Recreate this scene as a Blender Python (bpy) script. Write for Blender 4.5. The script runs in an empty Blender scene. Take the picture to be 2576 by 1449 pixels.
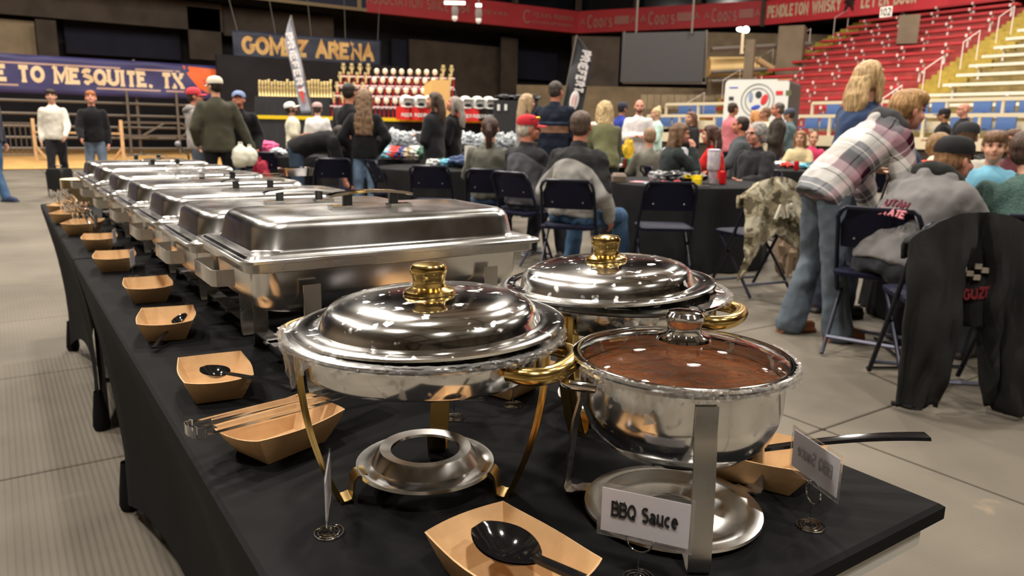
import bpy, bmesh, math, random
from mathutils import Vector, Matrix, noise
random.seed(7)
PI = math.pi
S = bpy.context.scene
COL = S.collection
# ---------------------------------------------------------------- camera
EYE = Vector((0, 0, 1.2))
CR = Matrix(((0.8275457, 0.10053143, -0.55232376), (-0.56107682, 0.18139917, -0.80764295), (0.01899757, 0.97825752, 0.20652196)))
FPX, CX, CY = 1890.0, 1288.0, 724.5
cam = bpy.data.cameras.new('camera'); cam_o = bpy.data.objects.new('camera', cam); COL.objects.link(cam_o)
cam_o.matrix_world = Matrix.Translation(EYE) @ CR.to_4x4()
cam.sensor_width = 36; cam.lens = FPX / 2576 * 36; cam.clip_start = .02; cam.clip_end = 200
cam.dof.use_dof = True; cam.dof.focus_distance = .98; cam.dof.aperture_fstop = cam.lens / 3.3
S.camera = cam_o
FW = (CR @ Vector((0, 0, -1))); FW.z = 0; FW.normalize(); RT = Vector((FW.y, -FW.x, 0))
def ray(px, py): return CR @ Vector((px - CX, -(py - CY), -FPX))
def atz(px, py, z): r = ray(px, py); return EYE + r * ((z - EYE.z) / r.z)
def atd(px, py, d): r = ray(px, py); return EYE + r * (d / r.dot(FW))
def aty(px, py, Y): r = ray(px, py); return EYE + r * (Y / r.y)
# ---------------------------------------------------------------- light
S.view_settings.view_transform = 'Standard'; S.view_settings.look = 'None'
S.view_settings.gamma = 1; S.view_settings.use_curve_mapping = False; S.view_settings.exposure = 0.0
W = bpy.data.worlds.new('world'); S.world = W; W.use_nodes = True
W.node_tree.nodes['Background'].inputs[0].default_value = (.55, .5, .45, 1); W.node_tree.nodes['Background'].inputs[1].default_value = .22
def arealight(x, y, z, size, power, color=(1, .9, .78), aim=None, sy=None):
    l = bpy.data.lights.new('arena_floodlight', 'AREA'); l.shape = 'RECTANGLE'; l.size = size; l.size_y = sy or size; l.energy = power; l.color = color
    o = bpy.data.objects.new('arena_floodlight', l); COL.objects.link(o); o.location = (x, y, z)
    if aim: o.rotation_euler = (Vector(aim) - Vector((x, y, z))).to_track_quat('-Z', 'Y').to_euler()
    return o
for (x, y, p) in [(-4, 2, 640), (-5, 9, 900), (-3, 16, 900), (-2, 23, 900), (-1, -5, 760), (6, -6, 520), (2.0, 5.5, 640), (4, 12, 900), (6, 20, 900), (10, 0, 300), (11, 9, 700), (14, 17, 800), (17, -1, 500), (19, 8, 1000), (21, 15, 900), (27, 10, 900)]:
    arealight(x, y, 11.5, .8, p * 1.05, (1, .92, .82), sy=.5)
# ---------------------------------------------------------------- naming helpers
def tag(o, label=None, cat=None, group=None, kind=None):
    if label: o['label'] = label
    if cat: o['category'] = cat
    if group: o['group'] = group
    if kind: o['kind'] = kind
    return o
def thing(name, label, cat, loc=(0, 0, 0), rz=0, group=None):
    o = bpy.data.objects.new(name, None); COL.objects.link(o); o.location = loc; o.rotation_euler = (0, 0, rz)
    o.empty_display_size = .05
    return tag(o, label, cat, group)
KIDS = {}
def link(name, me, parent=None):
    o = bpy.data.objects.new(name, me); COL.objects.link(o)
    if parent: o.parent = parent; KIDS.setdefault(parent, []).append(o)
    return o
def dup(root, loc=None, rz=None, label=None, group=None):
    r = root.copy(); COL.objects.link(r)
    if loc is not None: r.location = loc
    if rz is not None: r.rotation_euler = (0, 0, rz)
    if label: r['label'] = label
    if group: r['group'] = group
    def rec(a, b):
        for ch in KIDS.get(a, []):
            c = ch.copy(); COL.objects.link(c); c.parent = b; KIDS.setdefault(b, []).append(c); rec(ch, c)
    rec(root, r)
    return r
# ---------------------------------------------------------------- materials
MATS = {}
def mat(name, col, rough=.6, metal=0, spec=.5, nscale=0, namt=0, bump=0, bscale=40, trans=0, ior=1.45, emit=0, coat=0, sheen=0, aniso=(1, 1, 1), col2=None, alpha=1):
    if name in MATS: return MATS[name]
    m = bpy.data.materials.new(name); m.use_nodes = True; nt = m.node_tree; b = nt.nodes['Principled BSDF']; MATS[name] = m
    c = (*col, 1); b.inputs['Base Color'].default_value = c; b.inputs['Roughness'].default_value = rough; b.inputs['Metallic'].default_value = metal
    b.inputs['Specular IOR Level'].default_value = spec; b.inputs['Transmission Weight'].default_value = trans; b.inputs['IOR'].default_value = ior
    b.inputs['Coat Weight'].default_value = coat; b.inputs['Sheen Weight'].default_value = sheen
    if alpha < 1: b.inputs['Alpha'].default_value = alpha
    if emit: b.inputs['Emission Color'].default_value = c; b.inputs['Emission Strength'].default_value = emit
    tc = mp = None
    if nscale or bump:
        tc = nt.nodes.new('ShaderNodeTexCoord'); mp = nt.nodes.new('ShaderNodeMapping'); mp.inputs['Scale'].default_value = aniso; nt.links.new(tc.outputs['Object'], mp.inputs[0])
    if nscale:
        n = nt.nodes.new('ShaderNodeTexNoise'); n.inputs['Scale'].default_value = nscale; n.inputs['Detail'].default_value = 5; nt.links.new(mp.outputs[0], n.inputs['Vector'])
        r = nt.nodes.new('ShaderNodeValToRGB'); a = max(0, .5 - .18); r.color_ramp.elements[0].position = a; r.color_ramp.elements[1].position = .68
        c2 = col2 or tuple(min(1, v * (1 + namt)) for v in col); c1 = col if col2 else tuple(v * (1 - namt) for v in col)
        r.color_ramp.elements[0].color = (*c1, 1); r.color_ramp.elements[1].color = (*c2, 1)
        nt.links.new(n.outputs[0], r.inputs[0]); nt.links.new(r.outputs[0], b.inputs['Base Color'])
    if bump:
        n2 = nt.nodes.new('ShaderNodeTexNoise'); n2.inputs['Scale'].default_value = bscale; n2.inputs['Detail'].default_value = 4; nt.links.new(mp.outputs[0], n2.inputs['Vector'])
        bp = nt.nodes.new('ShaderNodeBump'); bp.inputs['Strength'].default_value = bump; bp.inputs['Distance'].default_value = .01; nt.links.new(n2.outputs[0], bp.inputs['Height']); nt.links.new(bp.outputs[0], b.inputs['Normal'])
    return m
def hexc(r, g, b):
    f = lambda v: ((v / 255 + .055) / 1.055) ** 2.4 if v > 10 else v / 255 / 12.92
    return (f(r), f(g), f(b))
def cloth(name, rgb, rough=.9, n=.12, bump=.5, bs=9):
    return mat(name, hexc(*rgb), rough, spec=.15, nscale=6, namt=n, bump=bump, bscale=bs, sheen=.1)
def scratch_steel(name, col, r0, r1, scale, aniso, bump=0, bs=5, bd=.002, spots=0):
    m = mat(name, col, r0, 1); nt = m.node_tree; b = nt.nodes['Principled BSDF']
    tc = nt.nodes.new('ShaderNodeTexCoord'); mp = nt.nodes.new('ShaderNodeMapping'); mp.inputs['Scale'].default_value = aniso; nt.links.new(tc.outputs['Object'], mp.inputs[0])
    n = nt.nodes.new('ShaderNodeTexNoise'); n.inputs['Scale'].default_value = scale; n.inputs['Detail'].default_value = 6; nt.links.new(mp.outputs[0], n.inputs['Vector'])
    r = nt.nodes.new('ShaderNodeMapRange'); r.inputs['From Min'].default_value = .35; r.inputs['From Max'].default_value = .7; r.inputs['To Min'].default_value = r0; r.inputs['To Max'].default_value = r1
    nt.links.new(n.outputs[0], r.inputs[0]); out = r.outputs[0]
    if spots:
        v = nt.nodes.new('ShaderNodeTexNoise'); v.inputs['Scale'].default_value = 55; v.inputs['Detail'].default_value = 2; nt.links.new(tc.outputs['Object'], v.inputs['Vector'])
        rr = nt.nodes.new('ShaderNodeMapRange'); rr.inputs['From Min'].default_value = .62; rr.inputs['From Max'].default_value = .7; rr.inputs['To Max'].default_value = spots; nt.links.new(v.outputs[0], rr.inputs[0])
        ad = nt.nodes.new('ShaderNodeMath'); ad.operation = 'ADD'; nt.links.new(out, ad.inputs[0]); nt.links.new(rr.outputs[0], ad.inputs[1]); out = ad.outputs[0]
    nt.links.new(out, b.inputs['Roughness'])
    if bump:
        n2 = nt.nodes.new('ShaderNodeTexNoise'); n2.inputs['Scale'].default_value = bs; n2.inputs['Detail'].default_value = 2; nt.links.new(tc.outputs['Object'], n2.inputs['Vector'])
        bp = nt.nodes.new('ShaderNodeBump'); bp.inputs['Strength'].default_value = bump; bp.inputs['Distance'].default_value = bd; nt.links.new(n2.outputs[0], bp.inputs['Height']); nt.links.new(bp.outputs[0], b.inputs['Normal'])
    return m
# ---------------------------------------------------------------- mesh builder
class MB:
    def __init__(s): s.v = []; s.f = []
    def add(s, vs, fs):
        k = len(s.v); s.v += [Vector(v) for v in vs]; s.f += [tuple(i + k for i in f) for f in fs]; return s
    def xf(s, M):
        s.v = [M @ v for v in s.v]; return s
    def join(s, o, M=None):
        return s.add([M @ v for v in o.v] if M else o.v, o.f)
    def box(s, c, d, rz=0, R=None):
        c = Vector(c); x, y, z = d[0] / 2, d[1] / 2, d[2] / 2; R = R or Matrix.Rotation(rz, 3, 'Z')
        vs = [c + R @ Vector((a * x, b * y, e * z)) for e in (-1, 1) for b in (-1, 1) for a in (-1, 1)]
        return s.add(vs, [(0, 2, 3, 1), (4, 5, 7, 6), (0, 1, 5, 4), (2, 6, 7, 3), (0, 4, 6, 2), (1, 3, 7, 5)])
    def bar(s, a, b, w, h=None, up=(0, 0, 1)):
        a = Vector(a); b = Vector(b); h = h or w; z = (b - a).normalized(); x = z.cross(Vector(up))
        if x.length < 1e-4: x = z.cross(Vector((0, 1, 0)))
        x.normalize(); y = x.cross(z); vs = []
        for p in (a, b):
            for (i, j) in ((-1, -1), (1, -1), (1, 1), (-1, 1)): vs.append(p + x * i * w / 2 + y * j * h / 2)
        return s.add(vs, [(0, 1, 2, 3), (7, 6, 5, 4), (0, 4, 5, 1), (1, 5, 6, 2), (2, 6, 7, 3), (3, 7, 4, 0)])
    def loft(s, rings, closed=True, cap0=True, cap1=True):
        n = len(rings[0]); k = len(s.v); s.v += [Vector(p) for r in rings for p in r]
        for i in range(len(rings) - 1):
            for j in range(n if closed else n - 1):
                a = k + i * n + j; b = k + i * n + (j + 1) % n; s.f.append((a, b, b + n, a + n))
        if cap0: s.f.append(tuple(k + j for j in reversed(range(n))))
        if cap1: s.f.append(tuple(k + (len(rings) - 1) * n + j for j in range(n)))
        return s
    def tube(s, pts, r, n=8, cap=True, closed=False, flat=1):
        pts = [Vector(p) for p in pts]; m = len(pts); rs = r if isinstance(r, (list, tuple)) else [r] * m; rings = []; ref = None
        for i, p in enumerate(pts):
            if closed: t = pts[(i + 1) % m] - pts[i - 1]
            else: t = pts[min(i + 1, m - 1)] - pts[max(i - 1, 0)]
            t.normalize()
            if ref is None: ref = t.orthogonal().normalized() if abs(t.z) > .95 else Vector((0, 0, 1)).cross(t).normalized()
            x = ref - t * ref.dot(t)
            if x.length < 1e-5: x = t.orthogonal()
            x.normalize(); ref = x; y = t.cross(x)
            rings.append([p + x * math.cos(2 * PI * j / n) * rs[i] + y * math.sin(2 * PI * j / n) * rs[i] * flat for j in range(n)])
        if closed: rings.append(rings[0]); return s.loft(rings, cap0=False, cap1=False)
        return s.loft(rings, cap0=cap, cap1=cap)
    def caps(s, a, b, ra, rb, n=10, m=3):
        a = Vector(a); b = Vector(b); t = (b - a); L = t.length
        if L < 1e-5: return s.ell(a, (ra, ra, ra))
        t /= L; pts = []; rs = []
        for i in range(m): q = math.cos(PI / 2 * i / m); pts.append(a - t * ra * q); rs.append(max(.0008, ra * math.sin(PI / 2 * i / m)))
        pts += [a, b]; rs += [ra, rb]
        for i in range(m - 1, -1, -1): q = math.cos(PI / 2 * i / m); pts.append(b + t * rb * q); rs.append(max(.0008, rb * math.sin(PI / 2 * i / m)))
        return s.tube(pts, rs, n)
    def chain(s, pts, rs, n=10):
        for i in range(len(pts) - 1): s.caps(pts[i], pts[i + 1], rs[i], rs[i + 1], n)
        return s
    def ell(s, c, r, R=None, n=12, m=8):
        c = Vector(c); rings = []
        for i in range(1, m):
            a = PI * i / m; ring = []
            for j in range(n):
                p = Vector((math.sin(a) * math.cos(2 * PI * j / n) * r[0], math.sin(a) * math.sin(2 * PI * j / n) * r[1], -math.cos(a) * r[2])); ring.append(c + (R @ p if R else p))
            rings.append(ring)
        k = len(s.v); s.loft(rings, cap0=False, cap1=False); b = Vector((0, 0, -r[2])); t = Vector((0, 0, r[2])); i0 = len(s.v); s.v += [c + (R @ b if R else b), c + (R @ t if R else t)]
        for j in range(n): s.f.append((i0, k + (j + 1) % n, k + j)); q = k + (m - 2) * n; s.f.append((i0 + 1, q + j, q + (j + 1) % n))
        return s
    def lathe(s, prof, c=(0, 0, 0), n=48, a0=0, a1=None):
        c = Vector(c); full = a1 is None; rings = []; N = n if full else n + 1
        for (r, z) in prof:
            rings.append([c + Vector((r * math.cos(a0 + (2 * PI if full else a1 - a0) * j / n), r * math.sin(a0 + (2 * PI if full else a1 - a0) * j / n), z)) for j in range(N)])
        return s.loft(rings, closed=full, cap0=False, cap1=False)
    def prism(s, poly, z0, z1):
        n = len(poly); k = len(s.v); s.v += [Vector((p[0], p[1], z)) for z in (z0, z1) for p in poly]
        s.f.append(tuple(k + i for i in reversed(range(n)))); s.f.append(tuple(k + n + i for i in range(n)))
        for i in range(n): j = (i + 1) % n; s.f.append((k + i, k + j, k + n + j, k + n + i))
        return s
    def mesh(s, name, m, smooth=True):
        me = bpy.data.meshes.new(name); me.from_pydata([tuple(v) for v in s.v], [], s.f); me.update()
        if m: me.materials.append(m)
        if smooth:
            me.polygons.foreach_set('use_smooth', [True] * len(me.polygons))
            try: me.set_sharp_from_angle(angle=math.radians(38))
            except Exception: pass
        return me
    def build(s, name, m, parent=None, smooth=True, loc=None, rz=None, solid=0):
        o = link(name, s.mesh(name, m, smooth), parent)
        if loc is not None: o.location = loc
        if rz is not None: o.rotation_euler = (0, 0, rz)
        if solid: md = o.modifiers.new('s', 'SOLIDIFY'); md.thickness = solid; md.offset = 0
        return o
def rrect(w, d, r, z, n=6, c=(0, 0)):
    out = []
    for (sx, sy, a) in ((1, 1, 0), (-1, 1, PI / 2), (-1, -1, PI), (1, -1, 3 * PI / 2)):
        for i in range(n + 1):
            t = a + PI / 2 * i / n; out.append((c[0] + sx * (w / 2 - r) + r * math.cos(t), c[1] + sy * (d / 2 - r) + r * math.sin(t), z))
    return out
def remesh(mb, vox, smooth=4, wr=0, wf=7, seed=0, fac=.5):
    me = bpy.data.meshes.new('t'); me.from_pydata([tuple(v) for v in mb.v], [], mb.f); o = bpy.data.objects.new('t', me); COL.objects.link(o)
    m = o.modifiers.new('r', 'REMESH'); m.mode = 'VOXEL'; m.voxel_size = vox
    if smooth: sm = o.modifiers.new('s', 'SMOOTH'); sm.iterations = smooth; sm.factor = fac
    dg = bpy.context.evaluated_depsgraph_get(); ev = o.evaluated_get(dg); em = ev.to_mesh()
    out = MB(); out.v = [v.co.copy() for v in em.vertices]; out.f = [tuple(p.vertices) for p in em.polygons]
    if wr:
        so = Vector((seed * 3.1, seed * 1.7, 0))
        for v, nn in zip(out.v, [x.normal.copy() for x in em.vertices]):
            q = Vector((v.x * wf, v.y * wf, v.z * wf * .8)) + so
            w = 1 - abs(noise.noise(q)) * 2.6; w2 = noise.noise(q * 2.3)
            v += nn * (w * .6 + w2 * .5) * wr
    ev.to_mesh_clear(); bpy.data.objects.remove(o); bpy.data.meshes.remove(me)
    return out
# ---------------------------------------------------------------- stroke lettering
def arc(cx, cy, rx, ry, a, b, n=8): return [(cx + rx * math.cos(math.radians(a + (b - a) * i / n)), cy + ry * math.sin(math.radians(a + (b - a) * i / n))) for i in range(n + 1)]
GL = {
 'A': (.74, [[(.02, 0), (.37, 1), (.72, 0)], [(.15, .34), (.59, .34)]], [(.02, 0), (.72, 0)]),
 'B': (.64, [[(0, 0), (0, 1), (.34, 1)] + arc(.34, .77, .24, .23, 90, -90, 6) + [(0, .54)], [(.34, .54)] + arc(.36, .27, .27, .27, 90, -90, 6) + [(0, 0)]], [(-.02, 0), (-.02, 1)]),
 'C': (.66, [arc(.35, .5, .33, .5, 45, 315, 12)], []), 'D': (.68, [[(0, 0), (0, 1), (.3, 1)] + arc(.3, .5, .36, .5, 90, -90, 8) + [(0, 0)]], [(-.02, 0), (-.02, 1)]),
 'E': (.6, [[(.56, 1), (0, 1), (0, 0), (.58, 0)], [(0, .52), (.42, .52)]], [(-.02, 0), (-.02, 1)]), 'F': (.58, [[(.56, 1), (0, 1), (0, 0)], [(0, .52), (.42, .52)]], [(0, 0)]),
 'G': (.7, [arc(.35, .5, .33, .5, 45, 330, 12) + [(.66, .45), (.42, .45)]], []), 'H': (.7, [[(.04, 0), (.04, 1)], [(.64, 0), (.64, 1)], [(.04, .5), (.64, .5)]], [(.04, 0), (.04, 1), (.64, 0), (.64, 1)]),
 'I': (.2, [[(.1, 0), (.1, 1)]], [(.1, 0), (.1, 1)]), 'K': (.68, [[(.04, 0), (.04, 1)], [(.6, 1), (.06, .42)], [(.22, .58), (.62, 0)]], [(.04, 0), (.04, 1), (.6, 1), (.62, 0)]),
 'L': (.56, [[(.03, 1), (.03, 0), (.54, 0)]], [(.03, 1)]), 'M': (.86, [[(.04, 0), (.04, 1), (.42, .2), (.8, 1), (.8, 0)]], [(.04, 0), (.02, 1), (.82, 1), (.8, 0)]),
 'N': (.72, [[(.04, 0), (.04, 1), (.66, 0), (.66, 1)]], [(.04, 0), (.02, 1), (.66, 1)]), 'O': (.72, [arc(.36, .5, .34, .5, 0, 360, 16)], []),
 'P': (.62, [[(.03, 0), (.03, 1), (.34, 1)] + arc(.34, .74, .25, .26, 90, -90, 6) + [(.03, .48)]], [(.03, 0)]), 'Q': (.74, [arc(.36, .5, .34, .5, 0, 360, 16), [(.42, .24), (.68, -.1)]], []),
 'R': (.66, [[(.03, 0), (.03, 1), (.34, 1)] + arc(.34, .76, .24, .24, 90, -90, 6) + [(.03, .52)], [(.3, .52), (.62, 0)]], [(.03, 0), (.62, 0)]),
 'S': (.6, [arc(.3, .76, .26, .24, 35, 230, 8) + arc(.3, .26, .28, .26, 60, -145, 8)], []), 'T': (.64, [[(.32, 0), (.32, 1)], [(.02, 1), (.62, 1)]], [(.32, 0)]),
 'U': (.68, [[(.04, 1), (.04, .3)] + arc(.34, .3, .3, .3, 180, 360, 8) + [(.64, 1)]], [(.04, 1), (.64, 1)]), 'W': (.95, [[(.02, 1), (.24, 0), (.47, .9), (.7, 0), (.92, 1)]], [(.02, 1), (.92, 1)]),
 'X': (.68, [[(.04, 0), (.64, 1)], [(.04, 1), (.64, 0)]], [(.04, 0), (.64, 1), (.04, 1), (.64, 0)]), 'Y': (.66, [[(.02, 1), (.33, .5), (.64, 1)], [(.33, .5), (.33, 0)]], [(.02, 1), (.64, 1), (.33, 0)]),
 'Z': (.62, [[(.03, 1), (.58, 1), (.03, 0), (.6, 0)]], []), '1': (.34, [[(.04, .8), (.2, 1), (.2, 0)]], [(.2, 0)]), '0': (.6, [arc(.3, .5, .27, .5, 0, 360, 14)], []),
 '2': (.6, [arc(.3, .72, .26, .28, 160, -30, 8) + [(.03, 0), (.58, 0)]], []), '4': (.62, [[(.45, 0), (.45, 1), (.02, .3), (.6, .3)]], []), '6': (.6, [arc(.42, .5, .4, .5, 100, 180, 5) + arc(.3, .28, .27, .28, 180, 540, 12)], []),
 '9': (.6, [arc(.3, .72, .27, .28, 0, 360, 12) + [(.57, .6), (.4, 0)]], []), ',': (.2, [[(.1, .08), (.04, -.18)]], []), "'": (.16, [[(.08, 1), (.06, .78)]], []), ' ': (.34, [], []),
 'a': (.56, [arc(.25, .48, .22, .2, 150, 0, 6) + [(.47, 0)], arc(.25, .19, .22, .18, 60, 400, 10)], [(.5, 0)]), 'u': (.6, [[(.05, .68), (.05, .2)] + arc(.25, .2, .2, .2, 180, 330, 5), [(.5, .68), (.5, 0)]], [(.05, .68), (.5, .68), (.54, 0)]),
 'c': (.5, [arc(.26, .34, .23, .34, 50, 310, 10)], []), 'e': (.54, [[(.04, .38), (.47, .38)] + arc(.26, .34, .23, .34, 10, 310, 10)], []), 'o': (.54, [arc(.26, .34, .23, .34, 0, 360, 12)], []), 'r': (.42, [[(.06, .68), (.06, 0)], [(.06, .4)] + arc(.24, .4, .18, .26, 180, 60, 4)], [(.06, 0)]), 's': (.44, [arc(.2, .5, .16, .17, 40, 230, 6) + arc(.2, .17, .18, .18, 60, -145, 6)], []),
}
def lettering(txt, h, wt=.15, serif=0, gap=.2, wx=1.0):
    """flat 2D stroke letters: list of polygons, total width"""
    polys = []; x = 0
    for ch in txt:
        w, st, sf = GL.get(ch, GL[' '])
        for line in st:
            q = [Vector((p[0] * wx + x, p[1])) for p in line]
            L = [Vector((a.x, wt / 2 + a.y * (1 - wt))) for a in q]
            n = len(L); lf = []; rg = []; cl = (L[0] - L[-1]).length < 1e-3 and n > 3
            for i in range(n):
                a = L[i - 1] if i else (L[-2] if cl else None); b = L[i + 1] if i < n - 1 else (L[1] if cl else None)
                d1 = (L[i] - a).normalized() if a is not None else None; d2 = (b - L[i]).normalized() if b is not None else None
                d = (d1 or d2) + (d2 or d1); d = d.normalized() if d.length > .2 else (d1 or d2)
                nn = Vector((-d.y, d.x)); k = 1
                if d1 and d2: k = 1 / max(.45, nn.dot(Vector((-d1.y, d1.x))))
                lf.append(L[i] + nn * wt / 2 * k); rg.append(L[i] - nn * wt / 2 * k)
            for i in range(n - 1): polys.append([lf[i], rg[i], rg[i + 1], lf[i + 1]])
        if serif:
            for p in sf:
                px = p[0] * wx + x; py = wt * .25 if p[1] < .4 else (1 - wt * .25 if p[1] > .9 else p[1] * (1 - wt) + wt * .75)
                a, b = serif, wt * .28; polys.append([Vector((px - a, py - b)), Vector((px + a, py - b)), Vector((px + a, py + b)), Vector((px - a, py + b))])
        x += w * wx + gap
    return [[p * h for p in q] for q in polys], (x - gap) * h
def put_text(txt, h, m, parent, origin, xdir, ydir, wt=.15, serif=0, gap=.2, wx=1.0, width=None, thick=.002, center=True, name='lettering', warp=None):
    polys, w = lettering(txt, h, wt, serif, gap, wx); s = (width / w) if width else 1
    xd = Vector(xdir).normalized(); yd = Vector(ydir).normalized(); nd = xd.cross(yd); o = Vector(origin); mb = MB()
    for q in polys:
        a = sum((q[i].x * q[(i + 1) % len(q)].y - q[(i + 1) % len(q)].x * q[i].y) for i in range(len(q)))
        if a < 0: q = q[::-1]
        pp = []
        for p in q:
            X = p.x * s - (w * s / 2 if center else 0); pp.append(o + xd * X + yd * (p.y - (h / 2 if center else 0)))
        if warp: pp = [warp(p) for p in pp]
        n = len(pp); mb.add([p for p in pp] + [p + nd * thick for p in pp], [tuple(reversed(range(n))), tuple(range(n, 2 * n))] + [(i, (i + 1) % n, n + (i + 1) % n, n + i) for i in range(n)])
    return mb.build(name, m, parent, smooth=False)
# ================================================================ setting
FUP = Vector((0, 0, 1))
def struct(name, mb, m, parent=None, smooth=False, label=None):
    o = mb.build(name, m, parent, smooth)
    if not parent: o['kind'] = 'structure'
    if label: o['label'] = label
    return o
def ribbed_floor():
    m = mat('rubber_mat', hexc(128, 121, 110), .78, spec=.3); nt = m.node_tree; b = nt.nodes['Principled BSDF']
    tc = nt.nodes.new('ShaderNodeTexCoord'); g = nt.nodes.new('ShaderNodeNewGeometry')
    n = nt.nodes.new('ShaderNodeTexNoise'); n.inputs['Scale'].default_value = .9; n.inputs['Detail'].default_value = 8; nt.links.new(g.outputs['Position'], n.inputs['Vector'])
    r = nt.nodes.new('ShaderNodeValToRGB'); r.color_ramp.elements[0].position = .3; r.color_ramp.elements[1].position = .72
    r.color_ramp.elements[0].color = (*hexc(92, 86, 77), 1); r.color_ramp.elements[1].color = (*hexc(122, 115, 103), 1); nt.links.new(n.outputs[0], r.inputs[0])
    n3 = nt.nodes.new('ShaderNodeTexNoise'); n3.inputs['Scale'].default_value = 3.2; n3.inputs['Detail'].default_value = 3; nt.links.new(g.outputs['Position'], n3.inputs['Vector'])
    r3 = nt.nodes.new('ShaderNodeValToRGB'); r3.color_ramp.elements[0].position = .72; r3.color_ramp.elements[1].position = .78; r3.color_ramp.elements[1].color = (*hexc(188, 150, 105), 1)
    r3.color_ramp.elements[0].color = (0, 0, 0, 1); nt.links.new(n3.outputs[0], r3.inputs[0])
    mx = nt.nodes.new('ShaderNodeMixRGB'); mx.blend_type = 'ADD'; mx.inputs[0].default_value = .25; nt.links.new(r.outputs[0], mx.inputs[1]); nt.links.new(r3.outputs[0], mx.inputs[2]); nt.links.new(mx.outputs[0], b.inputs['Base Color'])
    mp = nt.nodes.new('ShaderNodeMapping'); mp.inputs['Rotation'].default_value = (0, 0, 0); nt.links.new(g.outputs['Position'], mp.inputs[0])
    w = nt.nodes.new('ShaderNodeTexWave'); w.inputs['Scale'].default_value = 16; w.bands_direction = 'X'; w.inputs['Distortion'].default_value = .0; nt.links.new(mp.outputs[0], w.inputs['Vector'])
    bp = nt.nodes.new('ShaderNodeBump'); bp.inputs['Strength'].default_value = .55; bp.inputs['Distance'].default_value = .004; nt.links.new(w.outputs[0], bp.inputs['Height']); nt.links.new(bp.outputs[0], b.inputs['Normal'])
    return m
M_MAT = ribbed_floor()
M_GAP = mat('floor_under', (.012, .011, .01), .9)
floor = struct('floor', MB().box((14, 8, -.06), (64, 60, .08)), M_GAP)
matmesh = MB().loft([rrect(1.818, 1.212, .012, -.021, 2), rrect(1.818, 1.212, .012, -.003, 2), rrect(1.808, 1.202, .01, 0, 2)]).mesh('floor_mat', M_MAT, False)
big = MB()
for j in range(-2, 19):
    for i in range(-5, 13):
        x = 2.75 - .915 + 1.83 * i + (.0 if j % 2 else .0); y = 1.70 - .61 + 1.22 * j
        if y > 22.3: continue
        if -6 < x < 15.5 and y > -1:
            o = link('floor_mat', matmesh, floor); o.location = (x, y, 0)
        else: big.box((x, y, -.0105), (1.818, 1.212, .021))
o = big.build('mat_field', M_MAT, floor, False); o['kind'] = 'stuff'
M_DIRT = mat('arena_dirt', hexc(205, 160, 95), .95, nscale=2.5, namt=.2, bump=.8, bscale=6)
dirt = MB(); nx, ny = 60, 30
for j in range(ny + 1):
    for i in range(nx + 1):
        x = -12 + 40 * i / nx; y = 22.2 + 14 * j / ny
        dirt.v.append(Vector((x, y, (.02 if j == 0 else .03) + (0 if j < 2 else .05 * noise.noise(Vector((x * .8, y * .8, 0)))))))
for j in range(ny):
    for i in range(nx): a = j * (nx + 1) + i; dirt.f.append((a, a + 1, a + nx + 2, a + nx + 1))
o = dirt.build('dirt_ground', M_DIRT); tag(o, 'tan loose arena dirt beyond the grey floor mats', 'dirt', kind='stuff')
# walls
M_CONC = mat('dark_concrete', hexc(74, 65, 57), .9, nscale=1.2, namt=.25)
M_DARK = mat('dark_void', hexc(26, 25, 30), .9, nscale=.8, namt=.3)
M_NAVYW = mat('navy_curtain', hexc(24, 26, 42), .85, nscale=1.5, namt=.2)
M_TAN = mat('tan_siding', hexc(150, 134, 108), .8, nscale=2, namt=.12)
M_STEEL = mat('grey_pipe', hexc(120, 112, 104), .5, .6)
WY = 37.5
wall = struct('wall_far', MB().box((10, WY, 8), (60, .3, 16.2)), M_DARK)
struct('wall_right', MB().box((41, 6, 8), (.3, 66, 16.2)), M_DARK)
M_MID = mat('arena_upper_wall', hexc(150, 138, 120), .85, nscale=.6, namt=.3)
struct('wall_left', MB().box((-18, 6, 8), (.3, 66, 16.2)), M_MID)
struct('wall_back', MB().box((10, -22, 8), (60, .3, 16.2)), M_MID)
struct('ceiling', MB().box((12, 8, 16.2), (62, 62, .3)), mat('arena_roof', hexc(188, 183, 174), .9, nscale=.5, namt=.3))
rf = MB()
for i in range(9): rf.box((12, -18 + i * 6.5, 14.6), (60, .25, .9))
for i in range(8): rf.box((-14 + i * 7.5, 8, 15.4), (.2, 60, .5))
o = rf.build('roof_beams', M_DARK, bpy.data.objects['ceiling'], False); o['kind'] = 'stuff'
bk = thing('rear_bleachers', 'pale bench seating bank behind the camera on the unseen side', 'bleachers', (8, -9, 0))
for k in range(12): MB().box((0, -k * .8, .6 + k * .36), (44, .5, .12)).build('bench', mat('white_bench', hexc(226, 220, 204), .45, nscale=3, namt=.06), bk, False)
MB().add([(-22, .4, 0), (22, .4, 0), (22, -9.2, 4.3), (-22, -9.2, 4.3), (-22, .4, .3), (22, .4, .3), (22, -9.2, 4.5), (-22, -9.2, 4.5)], [(0, 3, 2, 1), (4, 5, 6, 7), (0, 1, 5, 4), (2, 3, 7, 6), (1, 2, 6, 5), (3, 0, 4, 7)]).build('deck', mat('deck_tan', hexc(120, 106, 84), .8), bk, False)
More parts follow.
